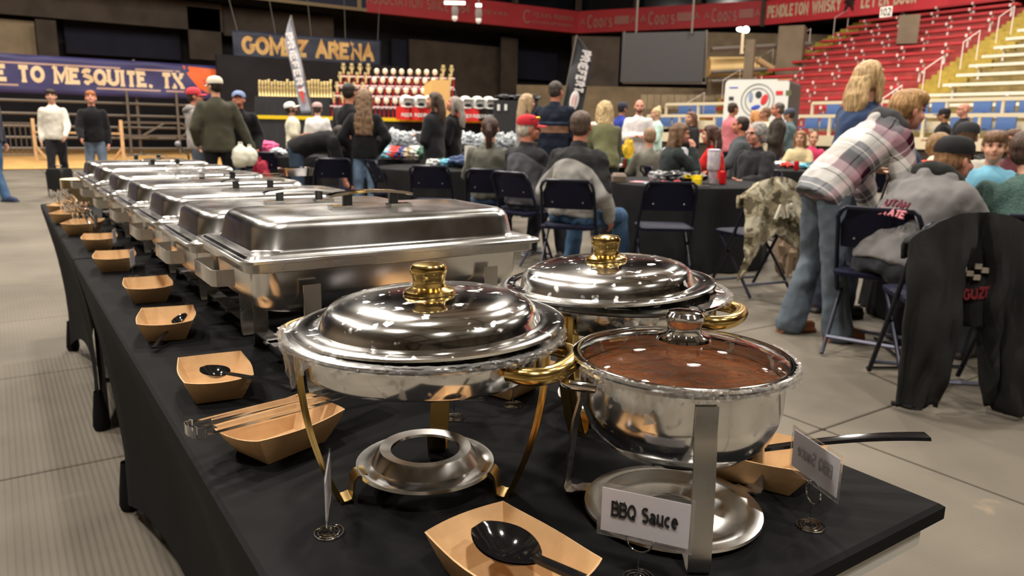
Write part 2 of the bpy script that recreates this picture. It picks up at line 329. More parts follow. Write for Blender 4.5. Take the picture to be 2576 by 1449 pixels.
# recesses and columns under the fascia on the far side (px columns at wall plane)
def ypanel(mb, x0, y0, x1, y1, Y, th=.12):
    a = aty(x0, y0, Y); b = aty(x1, y0, Y); c = aty(x1, y1, Y); d = aty(x0, y1, Y); f = Vector((0, th, 0))
    return mb.add([a, b, c, d, a + f, b + f, c + f, d + f], [(3, 2, 1, 0), (4, 5, 6, 7), (0, 1, 5, 4), (1, 2, 6, 5), (2, 3, 7, 6), (3, 0, 4, 7)])
def yrect(mb, x0, y0, x1, y1, Y, th=.12):
    a = aty(x0, (y0), Y); b = aty(x1, y1, Y); z0 = aty((x0 + x1) / 2, y1, Y).z; z1 = aty((x0 + x1) / 2, y0, Y).z
    return mb.box(((a.x + b.x) / 2, Y + th / 2, (z0 + z1) / 2), (abs(b.x - a.x), th, z1 - z0))
n = 1
for (x0, y0, x1, y1, m, Y) in [(-60, 48, 95, 145, M_TAN, 36.5), (-60, -20, 560, 55, M_CONC, 36), (88, 50, 150, 150, M_CONC, 35.8), (470, 20, 560, 150, M_CONC, 36), (560, 30, 840, 100, M_CONC, 36.2), (1030, 110, 1290, 250, M_CONC, 36.6), (1262, 95, 1300, 260, M_CONC, 35.9)]:
    struct('trim_%d' % n, yrect(MB(), x0, y0, x1, y1, Y), m); n += 1
struct('trim_%d' % n, yrect(MB(), 160, 60, 455, 142, 36.9), M_NAVYW); n += 1
struct('trim_%d' % n, yrect(MB(), 985, 100, 1040, 250, 36.9), M_NAVYW); n += 1
struct('trim_%d' % n, yrect(MB(), 1275, 130, 1400, 200, 36.9), M_NAVYW); n += 1
# polyline fascia
ZF = 6.46
FA = [Vector((-16, 34.6, 0)), Vector((15.1, 34.6, 0)), Vector((27.3, 34.0, 0)), Vector((32.0, 25.2, 0)), Vector((33.0, 17.0, 0)), Vector((33.4, -10, 0))]
FHT = 1.15
def slabwall(mb, a, b, z0, z1, th=.25, off=0):
    a = Vector((a[0], a[1], 0)); b = Vector((b[0], b[1], 0)); d = (b - a).normalized(); nn = Vector((-d.y, d.x, 0))
    c = (a + b) / 2 + nn * (off + th / 2); return mb.box((c.x, c.y, (z0 + z1) / 2), ((b - a).length, th, z1 - z0), math.atan2(d.y, d.x))
M_RED = mat('red_fascia', hexc(186, 56, 64), .6, nscale=1, namt=.08)
M_RED2 = mat('bright_red_fascia', hexc(214, 60, 70), .6, nscale=1, namt=.08)
M_NAVY = mat('navy_banner_dark', hexc(34, 40, 62), .6)
M_TRIMT = mat('tan_trim', hexc(150, 130, 100), .7)
M_FADE = mat('faded_lettering', hexc(176, 120, 112), .7)
M_CREAM = mat('cream_lettering', hexc(228, 205, 175), .7)
M_GLASSD = mat('dark_window', (.01, .012, .016), .12, spec=.6)
tr = []
for k in range(5):
    a, b = FA[k], FA[k + 1]
    o = struct('trim_%d' % n, slabwall(MB(), a, b, ZF, ZF + FHT, .3), M_NAVY if k == 0 else (M_RED if k < 3 else M_RED2)); n += 1; tr.append(o)
    w = struct('window_%d' % (k + 1), slabwall(MB(), a, b, ZF + FHT, ZF + FHT + 2.6, .1, .5), M_GLASSD)
    L = (b - a).length; d = (b - a).normalized(); cnt = max(1, int(L / 3.2)); pm = MB()
    for i in range(cnt + 1):
        p = a + d * (L * i / cnt); pp = MB().box((p.x, p.y, ZF + FHT + 1.3), (.22, .3, 2.6), math.atan2(d.y, d.x)); pp.build('window_post', M_CONC, w, False)
    slabwall(MB(), a, b, ZF + FHT + 2.6, ZF + 6, .4).build('upper_wall', M_DARK, w, False)
    struct('trim_%d' % n, slabwall(MB(), a, b, ZF - .05, ZF + .05, 3.5, .3), M_DARK); n += 1
def on_fascia(k, px, hz=.5):
    a, b = FA[k], FA[k + 1]; d = (b - a).normalized(); r = ray(px, 40); r = Vector((r.x, r.y, 0))
    # intersect in plan
    det = r.x * (-d.y) + d.x * r.y; t = (a.x * (-d.y) + d.x * a.y) / det
    p = r * t; nn = Vector((-d.y, d.x, 0)); p -= nn * .02; p.z = ZF + FHT * hz; return p, d
def ftext(k, px0, px1, txt, m, hfrac=.55, hz=.5, serif=0, wt=.16, wx=1):
    p0, d = on_fascia(k, px0, hz); p1, _ = on_fascia(k, px1, hz); c = (p0 + p1) / 2
    return put_text(txt, FHT * hfrac, m, tr[k], c, d, FUP, wt, serif, width=(p1 - p0).length, thick=.02, wx=wx)
o = slabwall(MB(), FA[0], FA[1], ZF, ZF + .14, .05, -.06).build('gold_border', M_TRIMT, tr[0], False)
p0, d = on_fascia(0, 908, .5); MB().box((p0.x - .1, p0.y - .03, ZF + .6), (.2, .06, 1.2)).build('gold_border', M_TRIMT, tr[0], False)
ftext(0, 640, 850, 'ARENA', M_TRIMT, .5, .62, .1)
ftext(1, 922, 1180, 'ASSOCIATION SINCE 1964', M_FADE, .42, .55, .08)
ftext(1, 1215, 1275, 'TEXAS', M_FADE, .16, .5); ftext(1, 1340, 1440, 'TEXAS RODEO', M_FADE, .2, .62); ftext(1, 1340, 1440, 'CHAMPIONS', M_FADE, .14, .3)
p, d = on_fascia(1, 1325, .5)
put_text('C', .7, M_FADE, tr[1], p, d, FUP, .14, thick=.02)
for (k, x0, x1) in [(2, 1460, 1600), (2, 1612, 1760), (2, 1772, 1912)]:
    q = (x1 - x0)
    ftext(k, x0 + q * .14, x0 + q * .58, 'Coors', M_FADE, .62, .5, 0, .17, .8)
    ftext(k, x0, x0 + q * .09, 'A', M_FADE, .3, .5); ftext(k, x1 - q * .09, x1, 'A', M_FADE, .3, .5)
    p0, d = on_fascia(k, x0 + q * .62, .5); p1, _ = on_fascia(k, x0 + q * .88, .5); c = (p0 + p1) / 2
    MB().box(c - Vector((0, 0, 0)), ((p1 - p0).length, .05, .42), math.atan2(d.y, d.x)).build('label_block', M_FADE, tr[2], False)
p0, d = on_fascia(2, 1920, .5)
MB().box((p0.x, p0.y, ZF + .57), (.18, .16, 1.3), math.atan2(d.y, d.x)).build('divider', M_CONC, tr[2], False)
ftext(3, 1932, 2112, 'PENDLETON WHISKY', M_CREAM, .5, .5, .06, .2, .7)
ftext(3, 2165, 2300, "LET'ER BUCK", M_CREAM, .5, .5, .06, .2, .7)
p, d = on_fascia(3, 2136, .5)
em = MB(); 
for (x, z, w, h, t) in [(0, 0, .34, .2, .5), (.16, .18, .16, .14, 0), (-.16, -.16, .12, .3, .3), (.1, -.16, .12, .26, -.3), (-.18, .12, .12, .2, .7), (.24, .22, .1, .08, 0)]:
    R = Matrix((d, Vector((-d.y, d.x, 0)), FUP)).transposed() @ Matrix.Rotation(t, 3, 'Y'); em.ell(p + d * x + FUP * z, (w * .6, .03, h * .8), R, 8, 6)
em.build('bronco_emblem', mat('emblem_dark', hexc(50, 25, 28), .7), tr[3])
# section number sign 102
p = atd(2229, 30, 27.2)
sg = thing('section_sign', 'small white hanging sign numbered 102 below the red fascia', 'sign', p); dd = Vector((.05, -1, 0)).normalized()
MB().box((0, 0, 0), (.03, .42, .34)).build('sign_board', mat('sign_white', hexc(225, 222, 212), .6), sg, False)
put_text('102', .26, mat('sign_black', (.02, .02, .02), .6), sg, Vector((-.02, 0, 0)), Vector((0, -1, 0)), FUP, .17, width=.36, thick=.005)
MB().tube([(0, .15, .17), (0, .15, 1.0)], .012, 5).build('hanger', M_STEEL, sg)
# ---------------------------------------------------------------- bleachers (rise toward +X)
M_WBENCH = mat('white_bench', hexc(226, 220, 204), .45, nscale=3, namt=.06)
M_RBENCH = mat('red_bench', hexc(186, 60, 64), .5, nscale=2, namt=.12)
M_RDECK = mat('red_deck', hexc(158, 66, 62), .7, nscale=2, namt=.2)
M_YEL = mat('yellow_stair', hexc(168, 146, 62), .6, nscale=4, namt=.2)
M_BRK = mat('white_bracket', hexc(235, 225, 220), .5)
RN, RD, RH, SX0, SZ0 = 17, .74, .335, 22.0, 1.05
def section(name, label, y0, y1, m, deck, step_len, ycut=None, over=0):
    t = thing(name, label, 'bleachers', (SX0, (y0 + y1) / 2, 0), 0)
    mid = (y0 + y1) / 2; st = MB(); br = MB()
    for k in range(RN):
        x = k * RD; z = SZ0 + k * RH; a, b = y0, y1
        if ycut: b = ycut(k)
        L = b - a; c = (a + b) / 2 - mid
        MB().box((x, c, z + .42), (.30, L, .09)).build('bench', m, t, False)
        st.box((x + .38, c, z + .02), (RD * .98, L, .06)); st.box((x + .02, c, z - .15), (.04, L, .3))
        nb = int(L / step_len)
        for i in range(nb + 1):
            yy = a - mid + .25 + i * (L - .5) / max(1, nb) + (.3 if k % 2 else 0)
            if yy < b - mid: br.box((x + .03, yy, z + .21), (.06, .06, .42)); br.box((x - .14, yy, z + .40), (.05, .07, .1))
    o = st.build('deck', deck, t, False); o = br.build('bench_bracket', M_BRK, t, False); o['kind'] = 'stuff'
    return t
YR0, YR1 = 14.0, 24.2
section('red_bleachers', 'faded red bleacher section rising between two yellow stair aisles', YR0, YR1, M_RBENCH, M_RDECK, 1.5, ycut=lambda k: 20.6 + .05 * k + (0 if k < 8 else -(k - 8) * .16))
section('white_bleachers', 'white bench bleacher section at the right edge of the arena', 3.0, 12.6, M_WBENCH, mat('grey_deck', hexc(134, 116, 70), .8, nscale=3, namt=.3), 2.2)
def aisle(y, w, label, yf=lambda k: 0):
    t = thing('stair_aisle', label, 'stairs', (SX0, y, 0))
    for k in range(RN):
        for h in range(2):
            MB().box((k * RD + h * RD / 2 + .1, yf(k), SZ0 + k * RH + h * RH / 2 - .02), (RD / 2 + .04, w, .16)).build('step', M_YEL, t, False)
    for k in range(1, RN, 3):
        MB().tube([(k * RD, 0 + yf(k), SZ0 + k * RH), (k * RD, yf(k), SZ0 + k * RH + .95), (k * RD + 1.0, yf(k), SZ0 + k * RH + 1.4), (k * RD + 1.0, yf(k), SZ0 + k * RH + .4)], .016, 6).build('handrail', M_BRK, t)
    return t
aisle(13.3, 1.35, 'yellow stair aisle between the red and white bleachers')
aisle(21.3, .9, 'yellow stair strip along the far left edge of the red bleachers', lambda k: .05 * k + (0 if k < 8 else -(k - 8) * .16))
aisle(2.3, 1.35, 'yellow stair aisle at the right end of the white bleachers')
# concourse structure behind red stand
cc = MB()
for (px, w, y0, y1, d) in [(1985, 1.0, 68, 300, 33), (2285, .7, 40, 112, 30), (1880, .35, 100, 330, 31)]:
    a = atd(px, y0, d); b = atd(px, y1, d); struct('trim_%d' % n, MB().box(((a.x + b.x) / 2, (a.y + b.y) / 2, (a.z + b.z) / 2), (w, w, abs(a.z - b.z)), .5), mat('warm_concrete', hexc(112, 100, 82), .85, nscale=2, namt=.12)); n += 1
def spanbox(px0, py0, px1, py1, d0, d1=None, th=.15, m=M_TAN, name=None):
    global n
    d1 = d1 or d0; a = atd(px0, py0, d0); b = atd(px1, py0, d1); z0 = atd((px0 + px1) / 2, py1, (d0 + d1) / 2).z; z1 = atd((px0 + px1) / 2, py0, (d0 + d1) / 2).z
    v = Vector((b.x - a.x, b.y - a.y, 0)); c = (a + b) / 2
    mb = MB().box((c.x, c.y, (z0 + z1) / 2), (v.length, th, z1 - z0), math.atan2(v.y, v.x))
    if name: return mb
    o = struct('trim_%d' % n, mb, m); n += 1; return o
M_BROWN = mat('warm_brown_wall', hexc(116, 102, 80), .85, nscale=1.5, namt=.2)
M_LITTAN = mat('pale_yellow_duct', hexc(240, 205, 140), .6, nscale=1, namt=.1)
for k in range(22):
    x0 = 1612 + k * 17; o = spanbox(x0, 238, x0 + 16, 274, 34, 34, .1 + .05 * (k % 2), M_TAN)
spanbox(1300, 220, 2000, 320, 36, 36, .1, M_BROWN)
spanbox(1775, 85, 2160, 200, 38, 38, .1, M_BROWN)
spanbox(1780, 200, 1900, 238, 35.5, 35.5, .1, M_TAN)
spanbox(1440, 92, 1560, 230, 38, 38, .1, M_CONC)
duct = MB().tube([atd(1782, 168, 34), atd(1905, 168, 34)], .42, 16); struct('trim_%d' % n, duct, M_LITTAN, smooth=True); n += 1
duct = MB().tube([atd(1905, 150, 33), atd(1940, 172, 33), atd(1975, 175, 33), atd(2000, 150, 33)], .14, 10); struct('trim_%d' % n, duct, mat('wrap_tan', hexc(170, 140, 100), .8), smooth=True); n += 1
for (y, th) in [(125, .12), (182, .1), (205, .08)]:
    struct('trim_%d' % n, MB().tube([atd(1790, y, 33), atd(2040, y - 14, 33)], th, 6), M_STEEL); n += 1
# glowing work light by the concourse
lt = thing('flood_lamp', 'bright double floodlight on a pole under the red fascia', 'lamp', atd(1868, 95, 29))
M_GLOW = mat('lamp_glow', (1, .95, .85), .5, emit=9)
MB().ell((-.14, 0, .28), (.2, .1, .08)).build('lamp_head', M_GLOW, lt); MB().ell((.16, .0, .3), (.14, .1, .12)).build('lamp_head', M_GLOW, lt)
MB().tube([(0, 0, .2), (0, 0, -.5), (.02, 0, -.55)], [.05, .06, .08], 8).build('pole', mat('beige_pole', hexc(200, 180, 150), .6), lt)
# big dark scoreboard screen
o = spanbox(1568, 82, 1776, 207, 29.5, 28.5, .25, name='x')
sc = o.build('scoreboard_screen', mat('screen_dark', hexc(58, 56, 58), .5), None, False); tag(sc, 'large unlit dark scoreboard screen hanging under the red fascia', 'screen')
MB().tube([atd(1570, 80, 29.4), atd(1568, 208, 29.4), atd(1775, 210, 28.4), atd(1777, 76, 28.4)], .05, 5).build('screen_frame', M_STEEL, sc)
for px in (1600, 1740): q = atd(px, 84, 29.3 - (px - 1600) * .006); MB().tube([q, Vector((q.x, q.y, 6.55))], .04, 6).build('hanger', M_STEEL, sc)
# ---------------------------------------------------------------- front box seats with cream rails and blue seats
M_RAIL = mat('cream_rail', hexc(228, 214, 182), .5); M_BLUE = mat('blue_seat', hexc(92, 120, 168), .45)
def boxseats(label, x0px, x1px, d0, d1, rows, ytop, nb):
    a = atd(x0px, 330, d0); b = atd(x1px, 330, d1); v = Vector((b.x - a.x, b.y - a.y, 0)); L = v.length; v.normalize(); nn = Vector((-v.y, v.x, 0))
    if nn.dot(FW) < 0: nn = -nn
    base = Vector((a.x, a.y, 0)); t = thing('box_seating', label, 'seating', base + v * L / 2)
    off = -(base + v * L / 2)
    def P(s, dn, z): return base + off + v * s + nn * dn + FUP * z
    for r in range(rows):
        z = ytop + .0 + r * .42
        MB().bar(P(0, r * .95 - .25, z + .75), P(L, r * .95 - .25, z + .75), .09, .09).build('rail', M_RAIL, t, False)
        MB().bar(P(0, r * .95 - .25, z + .05), P(L, r * .95 - .25, z + .05), .12, .3).build('kick_board', M_RAIL, t, False)
        ps = MB()
        for i in range(int(L / 1.4) + 1): q = i * 1.4; ps.bar(P(q, r * .95 - .25, z - .1), P(q, r * .95 - .25, z + .75), .07)
        ps.build('rail_posts', M_RAIL, t, False)
        ns = int(L / .56)
        for i in range(ns):
            if i % 4 == 3: continue
            c = P(.3 + i * .56, r * .95 + .35, z + .62); sb = MB().box(c, (.46, .05, .34), math.atan2(v.y, v.x)); sb.box(P(.3 + i * .56, r * .95 + .15, z + .42), (.46, .38, .05), math.atan2(v.y, v.x))
            sb.build('seat', M_BLUE, t, False)
    fb = MB(); fb.box(P(L / 2, .25, ytop / 2 - .02), (L, .9, ytop - .05), math.atan2(v.y, v.x)); fb.build('platform', M_CONC, t, False)
boxseats('cream railed blue seats below the tan siding left of the white trailer', 1640, 1835, 27.0, 24.5, 2, 1.0, 0)
boxseats('cream railed blue seats in front of the red and white bleachers', 2000, 2720, 23.6, 17.0, 2, 1.0, 0)

for k, (px, py, lb) in enumerate([(1144, 14, 'left of two hanging spot lamps in front of the red fascia'), (1204, 20, 'right of two hanging spot lamps in front of the red fascia')]):
    q = atd(px, py, 19); t = thing('spot_lamp', lb, 'lamp', q)
    MB().box((0, 0, .06), (.5 if k == 0 else .14, .06, .07), math.atan2(RT.y, RT.x)).build('lamp_bar', mat('lamp_soft_glow', (1, .93, .85), .5, emit=2.2), t, False)
    MB().lathe([(.0, -.02), (.07, -.02), (.085, -.12), (.07, -.24), (.03, -.26), (0, -.26)], n=14).build('lamp_housing', mat('lamp_grey', hexc(120, 112, 108), .5), t)
    MB().ell((0, 0, -.27), (.07, .07, .09)).build('lamp_lens', mat('lamp_lens', hexc(226, 220, 210), .3, emit=.25), t)
    MB().tube([(0, 0, .08), (0, 0, 14.3 - q.z)], .015, 5).build('cable', M_STEEL, t)
# ================================================================ buffet tables
M_BLACKC = mat('black_spandex', (.0075, .0075, .0082), .85, spec=.16, nscale=3, namt=.25, bump=.25, bscale=4)
M_PLAST = mat('grey_plastic', hexc(190, 188, 182), .5)
M_LEGM = mat('table_leg_metal', (.08, .08, .085), .4, .8)
TX0, TX1, TZ = .182, .945, .75
def buffet(label, y0, y1, label2):
    yc = (y0 + y1) / 2; xc = (TX0 + TX1) / 2; w = TX1 - TX0; L = y1 - y0
    t = thing('folding_table', label, 'table', (xc, yc, 0))
    MB().loft([rrect(w - .02, L - .02, .03, TZ - .05), rrect(w - .02, L - .02, .03, TZ - .008)]).build('tabletop', M_PLAST, t)
    ly = L / 2 - .37
    for sy in (-1, 1):
        for sx in (-1, 1): MB().tube([(sx * .3, sy * ly, TZ - .06), (sx * .3, sy * ly, .02)], .013, 8).build('leg', M_LEGM, t)
        MB().tube([(-.3, sy * ly, .2), (.3, sy * ly, .2)], .01, 6).build('leg_brace', M_LEGM, t)
    # cover: top sheet + stretched skirt with arched hem, foot pockets at the four legs
    n = 40; per = []
    hx, hy, r = w / 2, L / 2, .03
    def topring(z, grow=0):
        out = []
        pts = []
        for i in range(n): pts.append((-hx, hy - L * i / n, 0))       # left side going -y
        for i in range(n // 2): pts.append((-hx + w * i / (n // 2), -hy, 1))
        for i in range(n): pts.append((hx, -hy + L * i / n, 2))
        for i in range(n // 2): pts.append((hx - w * i / (n // 2), hy, 3))
        return [(x * (1 + grow), y * (1 + grow), z, s) for (x, y, s) in pts]
    T = topring(TZ); rings = []
    def hem(x, y, s):
        fx, fy = .315, ly
        if s in (0, 2):
            sg = -1 if s == 0 else 1
            if abs(y) <= fy: q = y / fy; z = .02 + .15 * (1 - abs(q) ** 2.2); X = sg * (fx + .02 - .04 * (1 - q * q)); return (X, y, z)
            q = (abs(y) - fy) / (hy - fy); z = .02 + .45 * q ** .6 ; return (sg * (fx + .02 * q), math.copysign(fy + (hy - fy) * q * .55, y), z)
        sg = -1 if s == 1 else 1; q = x / hx
        return (x * .86, sg * (fy + (hy - fy) * .55 * (1 - .2 * (1 - q * q))), .47 + .15 * (1 - q * q))
    levels = [0, .004, .02, .06, .14, .3, .5, .75, 1]
    for li, f in enumerate(levels):
        ring = []
        for (x, y, z, s) in T:
            hxp = hem(x, y, s)
            if li == 0: ring.append((x * .985, y * .995, TZ)); continue
            if li == 1: ring.append((x, y, TZ - .004)); continue
            if li == 2: ring.append((x, y, TZ - .02)); continue
            k = f; kk = k if s in (0, 2) else k
            px = x + (hxp[0] - x) * kk ** .9; py = y + (hxp[1] - y) * kk ** .7; pz = TZ - .03 + (hxp[2] - TZ + .03) * k
            if s in (0, 2): px += (1 if x < 0 else -1) * .035 * math.sin(PI * min(1, k)) * (1 - abs(y / hy) ** 2)
            ring.append((px, py, pz))
        rings.append(ring)
    mb = MB().loft(rings, cap0=False, cap1=False)
    m2 = len(T); mb2 = MB(); gx, gy = 8, 30
    for j in range(gy + 1):
        for i in range(gx + 1): mb2.v.append(Vector(((-1 + 2 * i / gx) * hx * .985, (-1 + 2 * j / gy) * hy * .995, TZ + .0004 * noise.noise(Vector((i, j, 0))))))
    for j in range(gy):
        for i in range(gx): a = j * (gx + 1) + i; mb2.f.append((a, a + 1, a + gx + 2, a + gx + 1))
    for sy in (-1, 1):
        for sx in (-1, 1): mb.lathe([(.026, .0), (.032, .02), (.028, .07), (.018, .16)], (sx * .318, sy * ly, .001), 12)
    mb.join(mb2); o = mb.build('table_cover', M_BLACKC); o.location = (xc, yc, 0)
    tag(o, label2, 'tablecloth', 'stretch covers on the buffet tables')
    return t
buffet('folding buffet table nearest the camera hidden under a black stretch cover', .407, 2.845, 'black stretch table cover on the nearest buffet table')
buffet('second folding buffet table behind the near one under a black cover', 2.86, 4.87, 'black stretch table cover on the farther buffet table')
# ---------------------------------------------------------------- metals
M_CH = scratch_steel('brushed_steel', (.70, .695, .68), .15, .3, 7, (1, 1, 1), .12, 3, .003)
M_CHB = scratch_steel('chafer_band_steel', (.6, .585, .56), .2, .36, 9, (1, 1, 1), .15, 6, .002)
M_MIR = scratch_steel('polished_steel', (.78, .775, .76), .09, .26, 6, (1, 1, 1), .12, 9, .0012, spots=.4)
M_CHROME = mat('chrome', (.78, .78, .78), .06, 1)
M_BRASS = scratch_steel('brass', (.70, .49, .17), .13, .28, 12, (1, 1, 1), .1, 20, .001)
M_BRASSD = scratch_steel('worn_brass', (.62, .43, .17), .2, .34, 14, (1, 1, 1))
M_BPL = mat('black_plastic', (.012, .012, .012), .35)
M_CLEAR = mat('clear_plastic', (.96, .97, .98), .06, trans=1, ior=1.4)
M_DARKM = mat('dark_fuel_can', (.05, .045, .04), .5, .5)
def ring_strap(mb, pts, w, th, side):
    """flat strap following pts; side = width direction"""
    side = Vector(side).normalized(); P = [Vector(p) for p in pts]; rings = []
    for i, p in enumerate(P):
        t = (P[min(i + 1, len(P) - 1)] - P[max(i - 1, 0)]).normalized(); nn = t.cross(side).normalized()
        rings.append([p + side * w / 2 + nn * th / 2, p - side * w / 2 + nn * th / 2, p - side * w / 2 - nn * th / 2, p + side * w / 2 - nn * th / 2])
    return mb.loft(rings)
def chafer(label, x, y, hr, sx=1.0, group='rectangular chafing dishes in a row'):
    t = thing('chafing_dish', label, 'chafing dish', (x, y, TZ), 0, group); W_, D_ = .588 * sx, .345
    # water pan
    rg = [rrect(W_ - .03, D_ - .03, .03, hr - .004), rrect(W_ - .055, D_ - .055, .035, hr - .008), rrect(W_ - .06, D_ - .06, .04, hr - .06), rrect(W_ - .075, D_ - .075, .045, hr - .085), rrect(W_ - .11, D_ - .11, .05, hr - .098)]
    MB().loft(rg, cap0=False).build('water_pan', M_CH, t)
    # flange of the pan and lid rim
    MB().loft([rrect(W_ - .03, D_ - .03, .022, hr - .02), rrect(W_ - .02, D_ - .02, .022, hr - .018), rrect(W_ - .02, D_ - .02, .022, hr - .004), rrect(W_ - .03, D_ - .03, .022, hr - .003)], cap0=False, cap1=False).build('frame_band', M_CHB, t)
    lid = MB().loft([rrect(W_ - .012, D_ - .012, .018, hr - .004), rrect(W_, D_, .02, hr - .002), rrect(W_, D_, .02, hr + .003), rrect(W_ - .006, D_ - .006, .02, hr + .005), rrect(W_ - .022, D_ - .022, .02, hr + .004), rrect(W_ - .028, D_ - .028, .02, hr + .0085), rrect(W_ - .05, D_ - .05, .02, hr + .008), rrect(W_ - .066, D_ - .066, .04, hr + .010), rrect(W_ - .07, D_ - .07, .045, hr + .014), rrect(W_ - .080, D_ - .080, .048, hr + .046), rrect(W_ - .086, D_ - .086, .048, hr + .053), rrect(W_ - .094, D_ - .094, .048, hr + .058), rrect(W_ - .108, D_ - .108, .046, hr + .0615), rrect(W_ - .135, D_ - .135, .04, hr + .0628), rrect(W_ - .3, .06, .02, hr + .0645)], cap0=False).build('lid', M_CH, t)
    for px in (-.048, .048): MB().loft([rrect(.017, .014, .003, hr + .060, 3, (px, 0)), rrect(.017, .014, .003, hr + .091, 3, (px, 0))]).build('handle_post', M_BPL, lid)
    hp = [(-.085, 0, hr + .086), (-.075, 0, hr + .089), (-.04, 0, hr + .093), (0, 0, hr + .0945), (.04, 0, hr + .093), (.075, 0, hr + .089), (.085, 0, hr + .086)]
    ring_strap(MB(), hp, .026, .005, (0, 1, 0)).build('handle_grip', M_CHROME, lid)
    for sx_ in (-1, 1): MB().box((sx_ * .06, 0, hr + .0665), (.045, .026, .004)).build('handle_plate', M_CHROME, lid)
    # stand: four straps, end handles, lower rack with fuel cans
    for sxx in (-1, 1):
        for sy in (-1, 1):
            px = sxx * .178; py = sy * (D_ / 2 - .014)
            ring_strap(MB(), [(px, py, hr - .045), (px, py, .06), (px, py - sy * .004, .03), (px, py + sy * .002, .008), (px, py + sy * .014, .0015)], .03, .003, (1, 0, 0)).build('leg', M_CHB, t)
        e = sxx * (W_ / 2 - .012)
        ring_strap(MB(), [(e, -.075, hr - .038), (e + sxx * .028, -.07, hr - .038), (e + sxx * .034, -.062, hr - .038), (e + sxx * .034, .062, hr - .038), (e + sxx * .028, .07, hr - .038), (e, .075, hr - .038)], .028, .0025, (0, 0, 1)).build('end_handle', M_CHB, t)
    for py in (-.06, .06): MB().bar((-.2, py, .035), (.2, py, .035), .02, .003).build('rack_bar', M_CHB, t)
    for sxx in (-1, 1): MB().bar((sxx * .178, -D_ / 2 + .015, .035), (sxx * .178, D_ / 2 - .015, .035), .03, .003).build('rack_crossbar', M_CHB, t)
    for sxx in (-1, 1):
        MB().lathe([(.0, .04), (.042, .04), (.044, .045), (.044, .082), (.04, .084), (.02, .083), (0, .083)], (sxx * .11, 0, 0), 20).build('fuel_can', M_DARKM, t)
    return t
lab = ['rectangular stainless chafing dish, nearest of the row with full-length domed lid', 'second rectangular chafing dish, its lid just behind the nearest one', 'third rectangular chafing dish from the camera with a clear utensil on its lid',
 'fourth rectangular chafing dish, plastic wrap crumpled on its lid', 'fifth rectangular chafing dish from the camera, between wrapped and sixth', 'sixth rectangular chafing dish from the camera', 'farthest rectangular chafing dish beside the cream plate stack']
spots = [(.597, 1.366, .234), (.60, 1.795, .205), (.60, 2.19, .205), (.60, 2.61, .205), (.595, 3.04, .205), (.59, 3.46, .21), (.59, 3.9, .21)]
for i, ((x, y, h), l) in enumerate(zip(spots, lab)):
    if i == 0: ch1 = chafer(l, x, y, h)
    elif i == 1: ch2 = chafer(l, x, y, h)
    elif i < 5: dup(ch2, (x, y, TZ), 0, l)
    elif i == 5: ch3 = chafer(l, x, y, h)
    else: dup(ch3, (x, y, TZ), 0, l)
